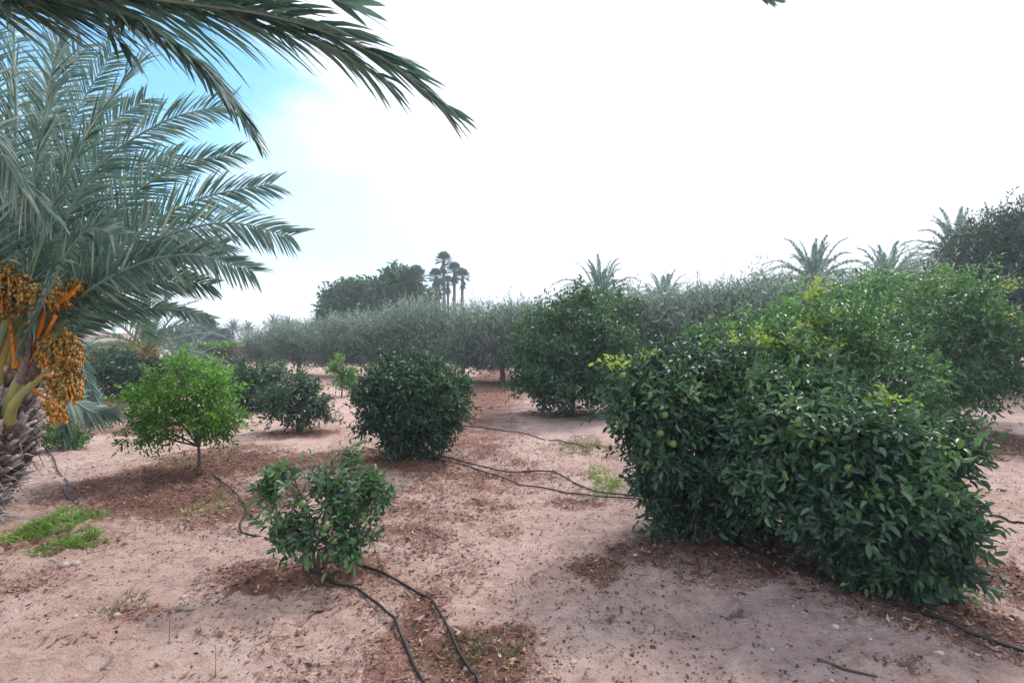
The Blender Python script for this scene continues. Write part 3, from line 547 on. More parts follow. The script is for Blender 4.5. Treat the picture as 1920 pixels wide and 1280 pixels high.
# ================================================================== date palms
def frond(parent, off, ctrl, rng, L=.5, n=75, w=.028, v=35, droop=.25, fwd=(.5, 1.6), t0=.12, rr=.018, tint=(.45, .15), mat='palm', roll=0.0, split=True, name='frond', jit=.1, gravity=(0, 0, -1), tip=.42, ragged=0.0):
    c = spline(np.asarray(ctrl, float)-off, 60); tg = norm(np.gradient(c, axis=0)); upw = np.array([0, 0, 1.])
    sd = norm(np.cross(tg, upw)+1e-5); sd = norm(sd*.6+sd.mean(0)*.4); up = norm(np.cross(sd, tg))
    cr, sr = math.cos(roll), math.sin(roll); sd, up = sd*cr+up*sr, up*cr-sd*sr
    seg = np.concatenate([[0], np.cumsum(np.linalg.norm(np.diff(c, axis=0), axis=1))]); s = seg/seg[-1]
    mb = MB(); rb = MB()
    rb.add(*tube(c, rr*(1.25-1.1*s)+.0015, 6), np.clip(.95-2.2*s, 0, 1)); g = np.array(gravity, float)
    for side in (-1, 1):
        t = np.linspace(t0, 1, n)+rng.normal(size=n)*.4/n; t = np.clip(t, t0, .999)
        if ragged: t = t[rng.random(n) > ragged]
        m_ = len(t)
        I = lambda a: np.stack([np.interp(t, s, a[:, k]) for k in range(3)], -1)
        b, T, S, U = I(c), norm(I(tg)), norm(I(sd)), norm(I(up))
        ln = L*np.interp(t, [0, .12, .3, .6, .85, 1], [.45, .7, 1, .95, .7, tip])*(1+.08*rng.normal(size=m_))
        f = fwd[0]+(fwd[1]-fwd[0])*t**1.3; va = R_(v)+rng.normal(size=m_)*jit*1.6
        d = norm(T*f[:, None]+S*(side*np.cos(va))[:, None]+U*np.sin(va)[:, None]+rng.normal(size=(m_, 3))*jit)
        wd = norm(T-d*np.sum(T*d, 1)[:, None]); nr = np.cross(d, wd); tw = rng.normal(size=m_)*.35+.3*side
        wd = wd*np.cos(tw)[:, None]+nr*np.sin(tw)[:, None]
        dr = droop*(1+.5*rng.random(m_)); rows = []
        for q, ww in ((0, .45), (.25, 1), (.6, .85), (.85, .45)):
            p = b+d*(ln*q)[:, None]+g*(dr*ln*q*q)[:, None]
            rows += [p+wd*(w*ww/2), p-wd*(w*ww/2)]
        rows.append(b+d*ln[:, None]+g*(dr*ln)[:, None])
        vv = np.stack(rows, 1).reshape(-1, 3); o = (np.arange(m_)*9)[:, None]
        q4 = np.concatenate([o+np.array([[0, 1, 3, 2]]), o+np.array([[2, 3, 5, 4]]), o+np.array([[4, 5, 7, 6]])])
        ti = np.clip(tint[0]+tint[1]*rng.normal(size=m_), 0, 1); tv = np.repeat(ti, 9).reshape(-1, 9); tv[:, 8] += .25
        mb.add(vv, [q4, o+np.array([[6, 7, 8]])], np.clip(tv.ravel(), 0, 1))
    fo = mb.build(name, M[mat], parent)
    if split: rb.build('midrib', M['rachis'], fo, smooth=True)
    else: fo2 = rb.build('midrib', M['rachis'], fo)
    return fo
def palm_trunk(base_pts, rad, nb, rng, parent, off, bsize=(.16, .22), tan=False, fib=0, step=None):
    c = spline(np.asarray(base_pts, float)-off, 40); mb = MB(); rr = np.interp(np.linspace(0, 1, 40), np.linspace(0, 1, len(rad)), rad)
    mb.add(*tube(c, rr, 20), .35); n = nb
    for i in range(n):
        f = (i+.5)/n; k = f*39; j = int(k); p = c[j]+(c[min(j+1, 39)]-c[j])*(k-j); r = np.interp(f, np.linspace(0, 1, len(rad)), rad)
        a = i*2.39996+rng.normal()*.25; out = np.array([math.cos(a), math.sin(a), 0]); sd = np.array([-out[1], out[0], 0]); T = norm(c[min(j+1, 39)]-c[max(j-1, 0)])
        out = norm(out-T*np.dot(out, T)); L = bsize[1]*(.7+.6*rng.random()); w = bsize[0]*(.75+.5*rng.random()); tilt = .3+.6*rng.random()
        d = norm(T+out*tilt+sd*rng.normal()*.35); nn = norm(np.cross(sd, d)); th = bsize[0]*(.16+.14*rng.random())
        if np.dot(nn, out) < 0: nn = -nn
        q = p+out*(r*.93); v = []
        for fz, fw, ft in ((0, 1.0, 1.0), (.5, .8, .9), (1, .42+.2*rng.random(), .7)):
            m0 = q+d*(L*fz)+out*(.03*fz*fz)
            jj = rng.normal(size=(4, 3))*.006
            v += [m0-sd*w*fw/2+jj[0], m0+nn*th*ft+jj[1], m0+sd*w*fw/2+jj[2], m0-nn*th*.5+jj[3]]
        F = []
        for z in (0, 4):
            for e in range(4): F.append([z+e, z+(e+1) % 4, z+4+(e+1) % 4, z+4+e])
        F.append([8, 9, 10, 11]); t = np.clip(.55+.25*rng.normal(), 0, 1); mb.add(v, [np.array(F)], np.array([t-.2]*4+[t]*4+[t+.2]*4))
    for i in range(fib):
        f = rng.random(); k = int(f*39); r = np.interp(f, np.linspace(0, 1, len(rad)), rad); a = rng.random()*6.283; out = np.array([math.cos(a), math.sin(a), 0])
        p = c[k]+out*(r+.02); d = norm(rng.normal(size=3)+out*.6+[0, 0, .3]); l = .08+.16*rng.random()
        mb.add(*tube([p, p+d*l*.5+rng.normal(size=3)*.015, p+d*l+[0, 0, -.03]], [.006, .005, .002], 4), np.clip(.6+.3*rng.normal(), 0, 1))
    return mb.build('trunk', M['boottan' if tan else 'palmtrunk'], parent, smooth=False)

# ---- the near palm at the left edge
rng = np.random.default_rng(7)
D0 = 4.75; base = gbase(-110, 1010, D0); crown = W(-10, 640, D0)
palm = empty('date_palm', base, 'large near date palm with orange date bunches and shaggy trunk at the left edge', 'palm tree')
palm_trunk([base+[0, 0, -.15], base+[.13, 0, .25], W(-42, 850, D0), W(-25, 700, D0)+[0, 0, 0]], [.24, .28, .33, .31], 760, rng, palm, base, (.085, .15), fib=900)
def NF(pts, **kw):
    """pts: (px, py, depth) of the frond midrib, starting at the crown"""
    c = [W(*p) for p in pts]; k = dict(L=.46, n=138, w=.020, rr=.02, droop=.16, v=30, roll=-1.25+rng.normal()*.15, jit=.1, tint=(.48, .33), tip=.5, fwd=(.6, 1.5)); k.update(kw); k['v'] = k['v']*.35; k['L'] *= 1.08
    return frond(palm, base, c, rng, **k)
cx = 5
NF([(40, 690, 4.75), (150, 545, 4.6), (290, 452, 4.5), (420, 418, 4.45), (545, 442, 4.4)], L=.42, v=32)
NF([(45, 680, 4.85), (130, 560, 4.9), (250, 445, 5.0), (370, 375, 5.1), (508, 345, 5.2)], L=.46, v=35)
NF([(30, 690, 4.9), (90, 560, 5.2), (190, 420, 5.4), (320, 318, 5.6), (438, 288, 5.7)], L=.46, v=35)
NF([(20, 690, 4.8), (80, 520, 5.0), (170, 330, 5.1), (300, 232, 5.1), (425, 196, 5.1)], L=.52, v=38)
NF([(15, 690, 4.7), (60, 500, 4.5), (121, 339, 4.4), (188, 215, 4.3), (262, 118, 4.25)], L=.56, v=32)
NF([(10, 690, 4.8), (45, 450, 4.9), (80, 240, 4.8), (103, 110, 4.8), (135, 5, 4.7)], L=.52, v=30)
NF([(5, 690, 4.7), (20, 420, 4.8), (30, 200, 4.9), (20, 20, 5.0), (10, -120, 5.1)], L=.5)
NF([(0, 690, 4.7), (-20, 420, 4.4), (-40, 200, 4.2), (-70, 0, 4.1), (-110, -150, 4.0)], L=.5)
NF([(50, 690, 4.9), (140, 590, 5.2), (230, 545, 5.4), (310, 525, 5.5), (395, 534, 5.6)], L=.32, v=28)
NF([(45, 690, 4.7), (130, 575, 4.5), (250, 500, 4.4), (360, 478, 4.3), (472, 508, 4.25)], L=.36, v=25)
NF([(55, 700, 4.9), (140, 618, 5.2), (220, 590, 5.4), (310, 578, 5.5), (398, 598, 5.6)], L=.19, v=24, n=110, tint=(.6, .15))
NF([(30, 690, 5.1), (110, 500, 5.7), (190, 380, 6.0), (250, 320, 6.2), (330, 290, 6.3)], L=.5)
NF([(20, 690, 5.2), (60, 450, 5.8), (110, 300, 6.1), (150, 200, 6.3), (210, 100, 6.4)], L=.5)
NF([(10, 690, 5.2), (10, 450, 5.9), (-10, 300, 6.2), (-30, 200, 6.4), (-60, 100, 6.6)], L=.5)
NF([(25, 690, 4.6), (80, 560, 4.1), (130, 470, 3.9), (170, 430, 3.8), (215, 440, 3.7)], L=.32, v=20, n=120)
NF([(55, 720, 4.9), (90, 720, 5.3), (110, 740, 5.7), (120, 780, 5.9), (118, 815, 5.9)], L=.26, droop=.5, v=10, t0=.3, n=70)
NF([(55, 715, 4.9), (110, 725, 5.2), (150, 760, 5.5), (185, 775, 5.6), (222, 772, 5.6)], L=.24, droop=.1, v=5, tint=(.75, .15), mat='palm', tip=.6)
NF([(60, 700, 5.0), (120, 660, 5.6), (150, 680, 5.9), (165, 720, 6.0), (172, 760, 6.0)], L=.24, droop=.4, v=10, t0=.25)
for q in range(5):
    a0 = R_(22+q*17+rng.normal()*3); Lq = 470+60*rng.normal(); dd = 5.6+.8*rng.random(); ex, ey = 10+math.cos(a0)*Lq*.9, 640-math.sin(a0)*Lq*1.15
    NF([(20, 690, 5.0), (10+(ex-10)*.35-10, 640+(ey-640)*.42, 5.4), (10+(ex-10)*.72, 640+(ey-640)*.82, dd), (ex+10, ey+18, dd+.2)], L=.46, n=140)
# fronds that leave the frame to the left and to the back
for k in range(14):
    a = R_(105+k*12+rng.normal()*4); el = [.4, 1.1, .75][k % 3]; Lf = 2.7
    h = np.array([math.cos(a), math.sin(a), 0]); c0 = crown+[0, 0, -.25]
    pts = [c0, c0+h*.5*(1.3-el*.5)+[0, 0, .7*el+.2], c0+h*1.3*(1.2-el*.4)+[0, 0, 1.4*el+.1], c0+h*2.0*(1.15-el*.3)+[0, 0, 1.65*el], c0+h*2.6+[0, 0, 1.5*el-.35]]
    frond(palm, base, pts, rng, L=.46, n=60, w=.03, rr=.022, v=30)
# leaflets hanging close to the lens on the left: a frond of the same palm bending forward
NF([(-60, 640, 4.3), (-140, 330, 3.7), (-90, 210, 3.4), (-20, 250, 3.2), (50, 370, 3.1)], L=.27, droop=.5, v=5, fwd=(1.1, 2.2), w=.015, n=200, tint=(.6, .25))
NF([(-40, 640, 4.3), (-80, 420, 3.7), (-10, 330, 3.3), (50, 350, 3.2), (95, 400, 3.1)], L=.22, droop=.5, v=5, fwd=(1.1, 2.2), w=.015, n=200, tint=(.5, .25))
# pale sawn stubs and young stalks around the crown
mb = MB()
for (a, b, r0, r1, t) in [((0, 800, 4.75), (48, 560, 4.5), .06, .022, .55), ((10, 800, 4.75), (120, 600, 4.45), .06, .022, .5), ((15, 800, 4.7), (95, 690, 4.5), .05, .02, .6), ((-10, 800, 4.75), (30, 560, 4.4), .05, .022, .45)]:
    mb.add(*tube(spline([W(*a), (W(*a)+W(*b))/2+[-.02, -.1, -.01], W(*b)], 8)-base, np.linspace(r0, r1, 8), 8), t)
mb.build('leaf_stalk', M['rachis'], palm, smooth=True)
mb = MB(); mb.add(*tube(spline([W(62, 710, 4.5), W(75, 650, 4.42), W(60, 620, 4.4)], 8)-base, np.linspace(.05, .02, 8), 8), .2)
mb.add(*tube(spline([W(40, 715, 4.5), W(52, 660, 4.4), W(56, 610, 4.35)], 8)-base, np.linspace(.04, .012, 8), 8), .5); mb.build('spathe', M['boot'], palm, smooth=True)
def bunch(a, top, bot, width, n=46, per=13, tint=.5, stalk_r=.016, orange_frac=.3, dr=.0125):
    """stalk from a to top (where the strands start), strands hang to bot"""
    A, Tp, Bt = W(*a)-base, W(*top)-base, W(*bot)-base; root = MB()
    root.add(*tube(spline([A, (A+Tp)/2+[0, 0, .05], Tp], 10), np.linspace(stalk_r, stalk_r*.9, 10), 8), .45)
    st = root.build('fruit_stalk', M['orange'], palm, smooth=True); sm = MB(); dm = MB(); ax = Bt-Tp; ln = np.linalg.norm(ax)
    sv_, sf_ = sphere(np.zeros(3), 1, 6, 5, 1.35)
    for i in range(n):
        d = rng.normal(size=3); d[1] *= .8; d = norm(d)*width*(.3+.7*rng.random()); l = .55+.5*rng.random()
        e = Tp+ax*l+d*[1, 1, .35]; m1 = Tp+ax*l*.35+d*.9+[0, 0, .05*ln]
        s_ = spline([Tp, m1, e], 9); sm.add(*tube(s_, [.006]*9, 4, False), np.clip(.5+.25*rng.normal(), 0, 1))
        q = spline([Tp, m1, e], per*2)
        for k in range(int(per*2*orange_frac), per*2):
            c = q[k]+rng.normal(size=3)*.014; dm.add(sv_*dr*(.85+.3*rng.random())+c, sf_, np.clip(tint+.22*rng.normal()+(.25 if k > per*1.7 else 0)*rng.random(), 0, 1))
    sm.build('fruit_strands', M['orange'], st); dm.build('dates', M['date'], st, smooth=True)
bunch((30, 690, 4.5), (5, 515, 4.35), (5, 585, 4.3), .20, 70, 11, tint=.36)
bunch((10, 730, 4.75), (78, 548, 4.3), (84, 578, 4.25), .17, 60, 9, tint=.44)
bunch((10, 730, 4.75), (146, 536, 4.5), (143, 556, 4.5), .10, 70, 9, tint=.4, orange_frac=.42)
bunch((10, 730, 4.75), (112, 640, 4.25), (118, 686, 4.25), .15, 90, 9, tint=.38, orange_frac=.42)
bunch((10, 730, 4.75), (118, 704, 4.35), (134, 748, 4.35), .12, 56, 9, tint=.42, orange_frac=.4)
bunch((10, 730, 4.75), (95, 750, 4.7), (108, 792, 4.7), .08, 20, 8, tint=.6)
mb = MB()   # broad flat orange stalks rising out of the crown
for (a, b, w) in [((30, 730, 4.6), (92, 560, 4.25), .014), ((25, 730, 4.6), (104, 592, 4.2), .013), ((95, 575, 4.3), (150, 535, 4.25), .012), ((30, 735, 4.6), (84, 575, 4.3), .012), ((88, 580, 4.3), (140, 548, 4.25), .01)]:
    mb.add(*tube(spline([W(*a), (W(*a)+W(*b))/2+[.02, 0, 0], W(*b)], 8)-base, [w]*8, 8), .4)
mb.build('fruit_stalk', M['orange'], palm, smooth=True)

# ---- the palm whose fronds hang over the top of the picture (its trunk stands outside the frame)
base2 = gbase(0, 0, 1.4)*[0, 1, 1]+[-3.9, 0.6, 0]; crown2 = np.array([-3.8, 2.0, 4.6])
palm2 = empty('date_palm', base2, 'overhead date palm seen only by long fronds arching in over the top edge', 'palm tree')
palm_trunk([base2+[0, 0, -.1], base2+[0, 0, 1.6], base2+[0, .05, 3.2], crown2+[0, 0, -.1]], [.34, .3, .27, .26], 200, rng, palm2, base2, (.15, .2))
def OF(pts, **kw):
    c = [crown2]+[W(*p) for p in pts]; k = dict(L=.42, n=80, w=.03, rr=.016, droop=.35, v=12, fwd=(1.2, 2.6), t0=.2, tint=(.35, .2)); k.update(kw); return frond(palm2, base2, c, rng, **k)
OF([(-80, -70, 2.5), (240, -10, 2.35), (520, 32, 2.3), (710, 105, 2.3), (835, 205, 2.3)], L=.46, n=210, droop=.2, v=25, tip=.35, jit=.12, w=.022, fwd=(1.0, 2.3))
OF([(-120, -40, 2.7), (150, -5, 2.5), (400, 30, 2.45), (590, 75, 2.4), (720, 150, 2.4)], L=.44, n=150, droop=.3, v=10, tip=.4, jit=.14, w=.02, fwd=(1.2, 2.2))
OF([(100, -60, 2.8), (260, 40, 2.7), (360, 110, 2.65), (430, 185, 2.6), (474, 250, 2.6)], L=.42, droop=.22, fwd=(1.2, 2.6), tip=.35, n=190, w=.022, jit=.12)
OF([(-60, -130, 2.6), (150, -90, 2.3), (380, -70, 2.2), (540, -45, 2.2), (640, 5, 2.2)], L=.46, v=35, droop=.15, fwd=(.9, 1.8), w=.034, n=120)
OF([(0, -240, 2.6), (500, -330, 2.5), (1000, -220, 2.4), (1280, -90, 2.4), (1440, -8, 2.4)], L=.30, v=15, droop=.2, n=110, fwd=(1.6, 3.5), tip=.3)
OF([(-200, -60, 2.8), (-60, 0, 2.7), (60, 10, 2.7), (170, 30, 2.7), (245, 100, 2.7)], L=.3, droop=.4, v=5, ragged=.4)
for k in range(14):
    a = R_(80+k*22); h = np.array([math.cos(a), math.sin(a), 0]); el = [.5, 1.2][k % 2]
    if -0.6 < a-2*math.pi < 0.5: continue
    pts = [crown2, crown2+h*.8+[0, 0, .7*el], crown2+h*1.7+[0, 0, .9*el], crown2+h*2.6+[0, 0, .6*el-.5]]
    frond(palm2, base2, pts, rng, L=.42, n=50, w=.03, rr=.02)

# ---- palms of the middle distance and behind
def palm_proto(label, nf, Lf, trunk_h, rng, L=.42, w=.045, up0=75, up1=-15, r=.25, tan=False, n=36, arch=.55):
    root = empty('date_palm', (0, 0, 0), label, 'palm tree'); z0 = np.zeros(3)
    palm_trunk([(0, 0, -.1), (0, 0, trunk_h*.5), (0, 0, trunk_h)], [r*1.1, r, r*.9], max(40, int(trunk_h*40)), rng, root, z0, (.17, .25), tan=tan)
    for i in range(nf):
        a = i*2.39996; f = i/nf; el = R_(up0+(up1-up0)*f**.75+rng.normal()*7); h = np.array([math.cos(a), math.sin(a), 0]); c0 = np.array([0, 0, trunk_h])
        d = h*math.cos(el)+np.array([0, 0, math.sin(el)]); l = Lf*(.85+.3*rng.random()); pts = [c0+h*.05, c0+d*l*.35, c0+d*l*.7+[0, 0, -arch*.25*l*math.cos(el)], c0+d*l+[0, 0, -arch*.62*l*(.25+math.cos(el))]]
        frond(root, z0, pts, rng, L=L, n=n, w=w, rr=.03, v=30, droop=.1, fwd=(.7, 1.6), tint=(.35, .2), split=True)
    return root
rp = np.random.default_rng(31)
pA = palm_proto('tallest palm crown on the right, its spiky fronds above the olive tops', 52, 3.5, 6.5, rp, up0=80, up1=-12, arch=.6, n=60, w=.04, L=.34)
PG = 'date palms behind the second olive row'
def putpalm(o, px, D, zc, s, rz, th=5.0):
    """stand the palm so that its crown centre is at height zc"""
    o.location = (*(W(px, 0, D)[:2]), 0); o.scale = (s, s, zc/th if False else s); o.location.z = zc-th*s if zc < th*s else 0; o.rotation_euler = (0, 0, rz)
def crownz(py, D): return CH+(640-py)/1000*D
pA['group'] = PG; D = 30; zc = crownz(532, D); pA.location = (W(1525, 0, D)[0], D, min(zc-6.5, 0))
def pcopy(src, px, py, D, s, rz, lab, th=6.5, grp=PG):
    zc = crownz(py, D); return copy_tree(src, (W(px, 0, D)[0], D, min(zc-th*s, 0.0)), rz, s, lab, grp)
pcopy(pA, 1662, 538, 31, .95, 1.1, 'second palm crown on the right, just right of the tallest one')
pcopy(pA, 1795, 482, 31, 1.05, 2.3, 'rightmost palm crown, half sunk in the olive tops')
pcopy(pA, 1125, 562, 33, .98, 3.5, 'palm crown above the green citrus tree right of centre')
pcopy(pA, 1245, 574, 35, .85, 4.4, 'small low palm crown just showing above the olive tops')
for (px, py, D, s, rz, lab) in [(437, 618, 75, .62, .5, 'far dark palm above the hedge, leftmost of the far palm line'), (465, 620, 78, .6, 1.5, 'far dark palm, second of the far palm line above the olive row end'),
                                (514, 610, 76, .66, 2.6, 'far palm crown peeping over the olive row, third of the line'), (541, 612, 78, .62, 3.1, 'far palm crown peeping over the olive row, fourth of the line'), (365, 635, 80, .6, 3.9, 'far palm between the far trees at left')]:
    pcopy(pA, px, py, D, s, rz, lab, grp='far palms beyond the hedge')
pB = palm_proto('young date palm with orange brown heart behind the dark bush at left', 22, 2.3, 1.15, rp, L=.26, w=.024, up0=80, up1=5, r=.2, tan=True, n=46, arch=.5)
pB.location = (*(W(278, 0, 17)[:2]), .0); pB.scale = (1.15, 1.15, 1.2)
tagp(pB, group='young palms at left')
copy_tree(pB, (*(W(345, 0, 21)[:2]), -.3), 1.9, .85, 'smaller young palm with yellow green heart behind the lime green tree', 'young palms at left')

# ---- fan palms
def fanpalm_proto(rng):
    root = empty('fan_palm', (0, 0, 0), 'tallest fan palm of the slim group, highest on the skyline', 'fan palm'); H = 12.0
    mb = MB(); mb.add(*tube([(0, 0, -.1), (.05, 0, H*.5), (0, 0, H)], [.26, .2, .17], 10), .3); mb.build('trunk', M['boot'], root, smooth=True)
    mb = MB(); sk = MB()
    for i in range(34):
        a = i*2.39996; f = i/34; el = R_(88-120*f); h = np.array([math.cos(a), math.sin(a), 0]); d = h*math.cos(el)+np.array([0, 0, math.sin(el)]); p0 = np.array([0, 0, H]); pl = .65
        c = p0+d*pl; mb.add(*tube([p0, c], [.02, .012], 4, False), .4); sd = norm(np.cross(d, [0, 0, 1.])+1e-4); uu = np.cross(sd, d); m_ = 13
        for j in range(m_):
            th = R_(-105+210*j/(m_-1)); e = norm(d*math.cos(th)+sd*math.sin(th)+uu*.15); l = .62*(.85+.2*rng.random()); wv = norm(np.cross(e, uu))*.055
            mb.add([c, c+e*l*.55+wv, c+e*l+[0, 0, -.04], c+e*l*.55-wv], [np.array([[0, 1, 2, 3]])], np.clip(.4+.2*rng.normal(), 0, 1))
    for i in range(50):
        a = rng.random()*6.283; h = np.array([math.cos(a), math.sin(a), 0]); z = H-.25-.75*rng.random(); r1 = .15+.25*rng.random(); p = np.array([0, 0, z])+h*.15
        sd = np.array([-h[1], h[0], 0])*.08; q = p+h*r1+[0, 0, -.45-.3*rng.random()]; sk.add([p-sd*.4, p+sd*.4, q+sd, q-sd], [np.array([[0, 1, 2, 3]])], np.clip(.3+.2*rng.normal(), 0, 1))
    mb.build('crown', M['fanpalm'], root); sk.build('dead_leaf_skirt', M['boot'], root); return root
fp = fanpalm_proto(rp); FG = 'slim fan palms on the skyline'
def fput(px, py, D, s, rz, lab, first=False):
    zc = crownz(py, D); loc = (W(px, 0, D)[0], D, min(zc-12*s, 0))
    if first: fp.location = loc; fp.scale = (s, s, s); fp['group'] = FG
    else: copy_tree(fp, loc, rz, s, lab, FG)
fput(832, 489, 62, 1.02, 0, '', True)
fput(817, 520, 61, .98, 1, 'fan palm at the left of the slim group, below the tallest')
fput(852, 508, 63, 1.0, 2, 'fan palm just right of the tallest one in the slim group')
fput(867, 519, 62, .95, 3, 'rightmost fan palm of the slim group')
fput(823, 537, 59, .9, 4, 'shortest fan palm of the slim group, crown lowest')
fput(840, 531, 66, .9, 5, 'fan palm in the middle of the slim group, behind the trunks')
fput(780, 520, 49, 1.05, 1.4, 'single fan palm at the right side of the big dark trees')

# ================================================================== hoses
def gp(px, py):
    D = GD(py); p = W(px, py, D); return p
def hose(pts, r, label, lift=.0, seed=0):
    P = np.array([gp(*p) for p in pts]); c = spline(P, 260); c[:, 2] = gzd(c[:, 0], c[:, 1])+r*.75+lift
    for _ in range(3):
        c[:, 2] = np.convolve(np.pad(c[:, 2], 7, mode='edge'), np.ones(15)/15, 'valid')
    g_ = gzd(c[:, 0], c[:, 1])+r*.6-c[:, 2]; up_ = np.max([np.roll(np.pad(g_, 12, mode='edge'), q)[12:-12] for q in range(-10, 11, 2)], axis=0); up_ = np.maximum(up_, 0)
    for _ in range(2): up_ = np.convolve(np.pad(up_, 9, mode='edge'), np.ones(19)/19, 'valid')
    c[:, 2] += up_
    b = c[len(c)//2]; mb = MB(); mb.add(*tube(c-b, r, 10), .4)
    o = mb.build('irrigation_hose', M['hose'], None, smooth=True); o.location = b; tagp(o, label, 'hose', 'black irrigation hoses on the soil')
hose([(552, 1040), (575, 1072), (620, 1092), (670, 1104), (720, 1140), (752, 1180), (775, 1230), (806, 1290)], .0085, 'thick black hose, left one curving from the young bush to the bottom edge')
hose([(608, 1043), (655, 1062), (720, 1078), (780, 1100), (820, 1140), (850, 1195), (880, 1245), (900, 1285)], .0085, 'thick black hose, right one curving from the young bush to the bottom edge')
hose([(395, 892), (425, 912), (452, 938), (462, 960), (450, 985), (462, 998), (500, 1002), (540, 1020)], .008, 'thin black hose winding from the lime green tree to the young bush')
hose([(80, 838), (98, 855), (108, 880), (126, 902), (122, 922), (140, 934), (156, 942)], .009, 'short wavy black hose end beside the palm trunk')
hose([(680, 842), (740, 858), (820, 862), (880, 872), (960, 884), (1040, 890), (1090, 912), (1150, 926), (1240, 942)], .009, 'black hose from under the egg shaped bush to the big dark bush')
hose([(830, 870), (880, 876), (945, 898), (1020, 914), (1080, 922), (1180, 936), (1260, 950)], .008, 'second black hose running close below the other one to the big dark bush')
hose([(868, 800), (930, 806), (1000, 822), (1050, 832), (1095, 838)], .010, 'straight dark hose behind, between the egg shaped bush and the grass')
hose([(1340, 1010), (1400, 1044), (1480, 1082), (1560, 1108), (1660, 1142), (1780, 1190), (1860, 1212), (1960, 1240)], .010, 'black hose running under the nearest citrus bush to the lower right corner')
hose([(1820, 960), (1870, 972), (1915, 984), (1990, 990)], .010, 'short piece of hose at the right edge beside the nearest citrus bush')

# ================================================================== loose things on the soil
rng = np.random.default_rng(123)
def scatter(n, y0, y1, fn, seed, xlim=1.15):
    """points on the ground, uniform in area over a wedge a little wider than the view, kept with probability fn"""
    r = np.random.default_rng(seed); m_ = int(n*3.2); y = np.sqrt(y0*y0+(y1*y1-y0*y0)*r.random(m_)); x = (r.random(m_)*2-1)*xlim*y; p = fn(x, y)
    ok = r.random(m_) < p; x, y = x[ok][:n], y[ok][:n]; return x, y
def shards(name, x, y, size, seed, mat, label, cat=None, asp=.35, tint=(.45, .25), lift=.003):
    r = np.random.default_rng(seed); n = len(x); z = gzd(x, y)+lift; P = np.stack([x, y, z], -1); d = r.normal(size=(n, 3)); d[:, 2] *= .22
    nr = r.normal(size=(n, 3))*.45+[0, 0, 1]; mb = MB(); T = (np.array([[-.5, 0, .12], [0, asp/2, -.02], [.5, 0, .16], [0, -asp/2, .0]]), [np.array([[0, 3, 2, 1]])])
    place_leaves(T, P, d, nr, size*np.clip(np.exp(r.normal(size=n)*.5), .35, 2.4), np.clip(tint[0]+tint[1]*r.normal(size=n), 0, 1), mb)
    o = mb.build(name, M[mat]); tagp(o, label, cat, kind='stuff'); return o
def litp(x, y): return np.clip(patches(x, y, LIT, 77)*1.1-.12, 0, 1)
x, y = scatter(60000, 2.2, 9, litp, 1); shards('fallen_leaves', x, y, .028, 2, 'litter', 'dry reddish brown leaf litter in patches on the soil', 'leaf litter')
x, y = scatter(9000, 9, 26, litp, 3); shards('fallen_leaves', x, y, .07, 4, 'litter', 'distant brown leaf litter below the trees', 'leaf litter')
x, y = scatter(19000, 2.2, 8, lambda x, y: np.clip(.35+.9*fbm2(x, y, 1.6, 3, 8), 0, 1), 5); shards('soil_crumbs', x, y, .014, 6, 'litter', 'small dark crumbs and leaf bits scattered over the sandy soil', 'crumbs', asp=.6, tint=(.3, .2))
x, y = scatter(5500, 2.2, 8, lambda x, y: np.clip((x+.1)*1.2, 0, 1)*np.clip(.55+.8*fbm2(x, y, 2.1, 3, 9), 0, 1), 55); shards('soil_crumbs', x, y, .016, 56, 'straw', 'grey brown bits of dry leaf and bark on the shaded soil at right', 'crumbs', asp=.5, tint=(.18, .2))
# mulch of coarse chips at right and lower centre
def coarse(x, y): return np.clip(patches(x, y, [l for l in LIT if l[0] > 1350 or (780 < l[0] < 1000 and l[1] > 1100)], 77)-.2, 0, 1)
x, y = scatter(7000, 2.2, 9, coarse, 7); shards('wood_chips', x, y, .05, 8, 'straw', 'coarse grey brown chips and dry leaves under the big bushes', 'mulch', asp=.25, tint=(.4, .28), lift=.008)
def pebbles(name, n, y0, y1, sz, seed, mat, label, tint=(.5, .25)):
    x, y = scatter(n, y0, y1, lambda x, y: np.clip(.4+.8*fbm2(x, y, 1.1, 3, 18), 0, 1), seed); r = np.random.default_rng(seed); sv_, sf_ = sphere(np.zeros(3), 1, 6, 5, .7); n = len(x); k = len(sv_)
    s = sz*np.exp(r.normal(size=n)*.45); an = r.random(n)*6.28; sx = .7+.6*r.random(n); v = sv_[None]*s[:, None, None]*np.stack([sx, 1/sx, np.ones(n)], -1)[:, None]*(1+.18*r.normal(size=(n, k, 1)))
    c_, s_ = np.cos(an)[:, None], np.sin(an)[:, None]; v = np.stack([v[..., 0]*c_-v[..., 1]*s_, v[..., 0]*s_+v[..., 1]*c_, v[..., 2]], -1); v += np.stack([x, y, gzd(x, y)+s*.2], -1)[:, None]
    off = (np.arange(n)*k)[:, None, None]; fs = [(f[None]+off).reshape(-1, f.shape[1]) for f in sf_]
    o = mk(name, v.reshape(-1, 3), fs, M[mat], None, {'tint': np.repeat(np.clip(tint[0]+tint[1]*r.normal(size=n), 0, 1), k)}, True); tagp(o, label, 'pebbles', kind='stuff')
pebbles('gravel', 3600, 2.2, 8, .006, 31, 'stone', 'small pale pebbles scattered over the soil', (.3, .25))
pebbles('soil_clods', 2600, 2.2, 9, .006, 33, 'stone', 'small clods of earth on the soil', (.1, .2))
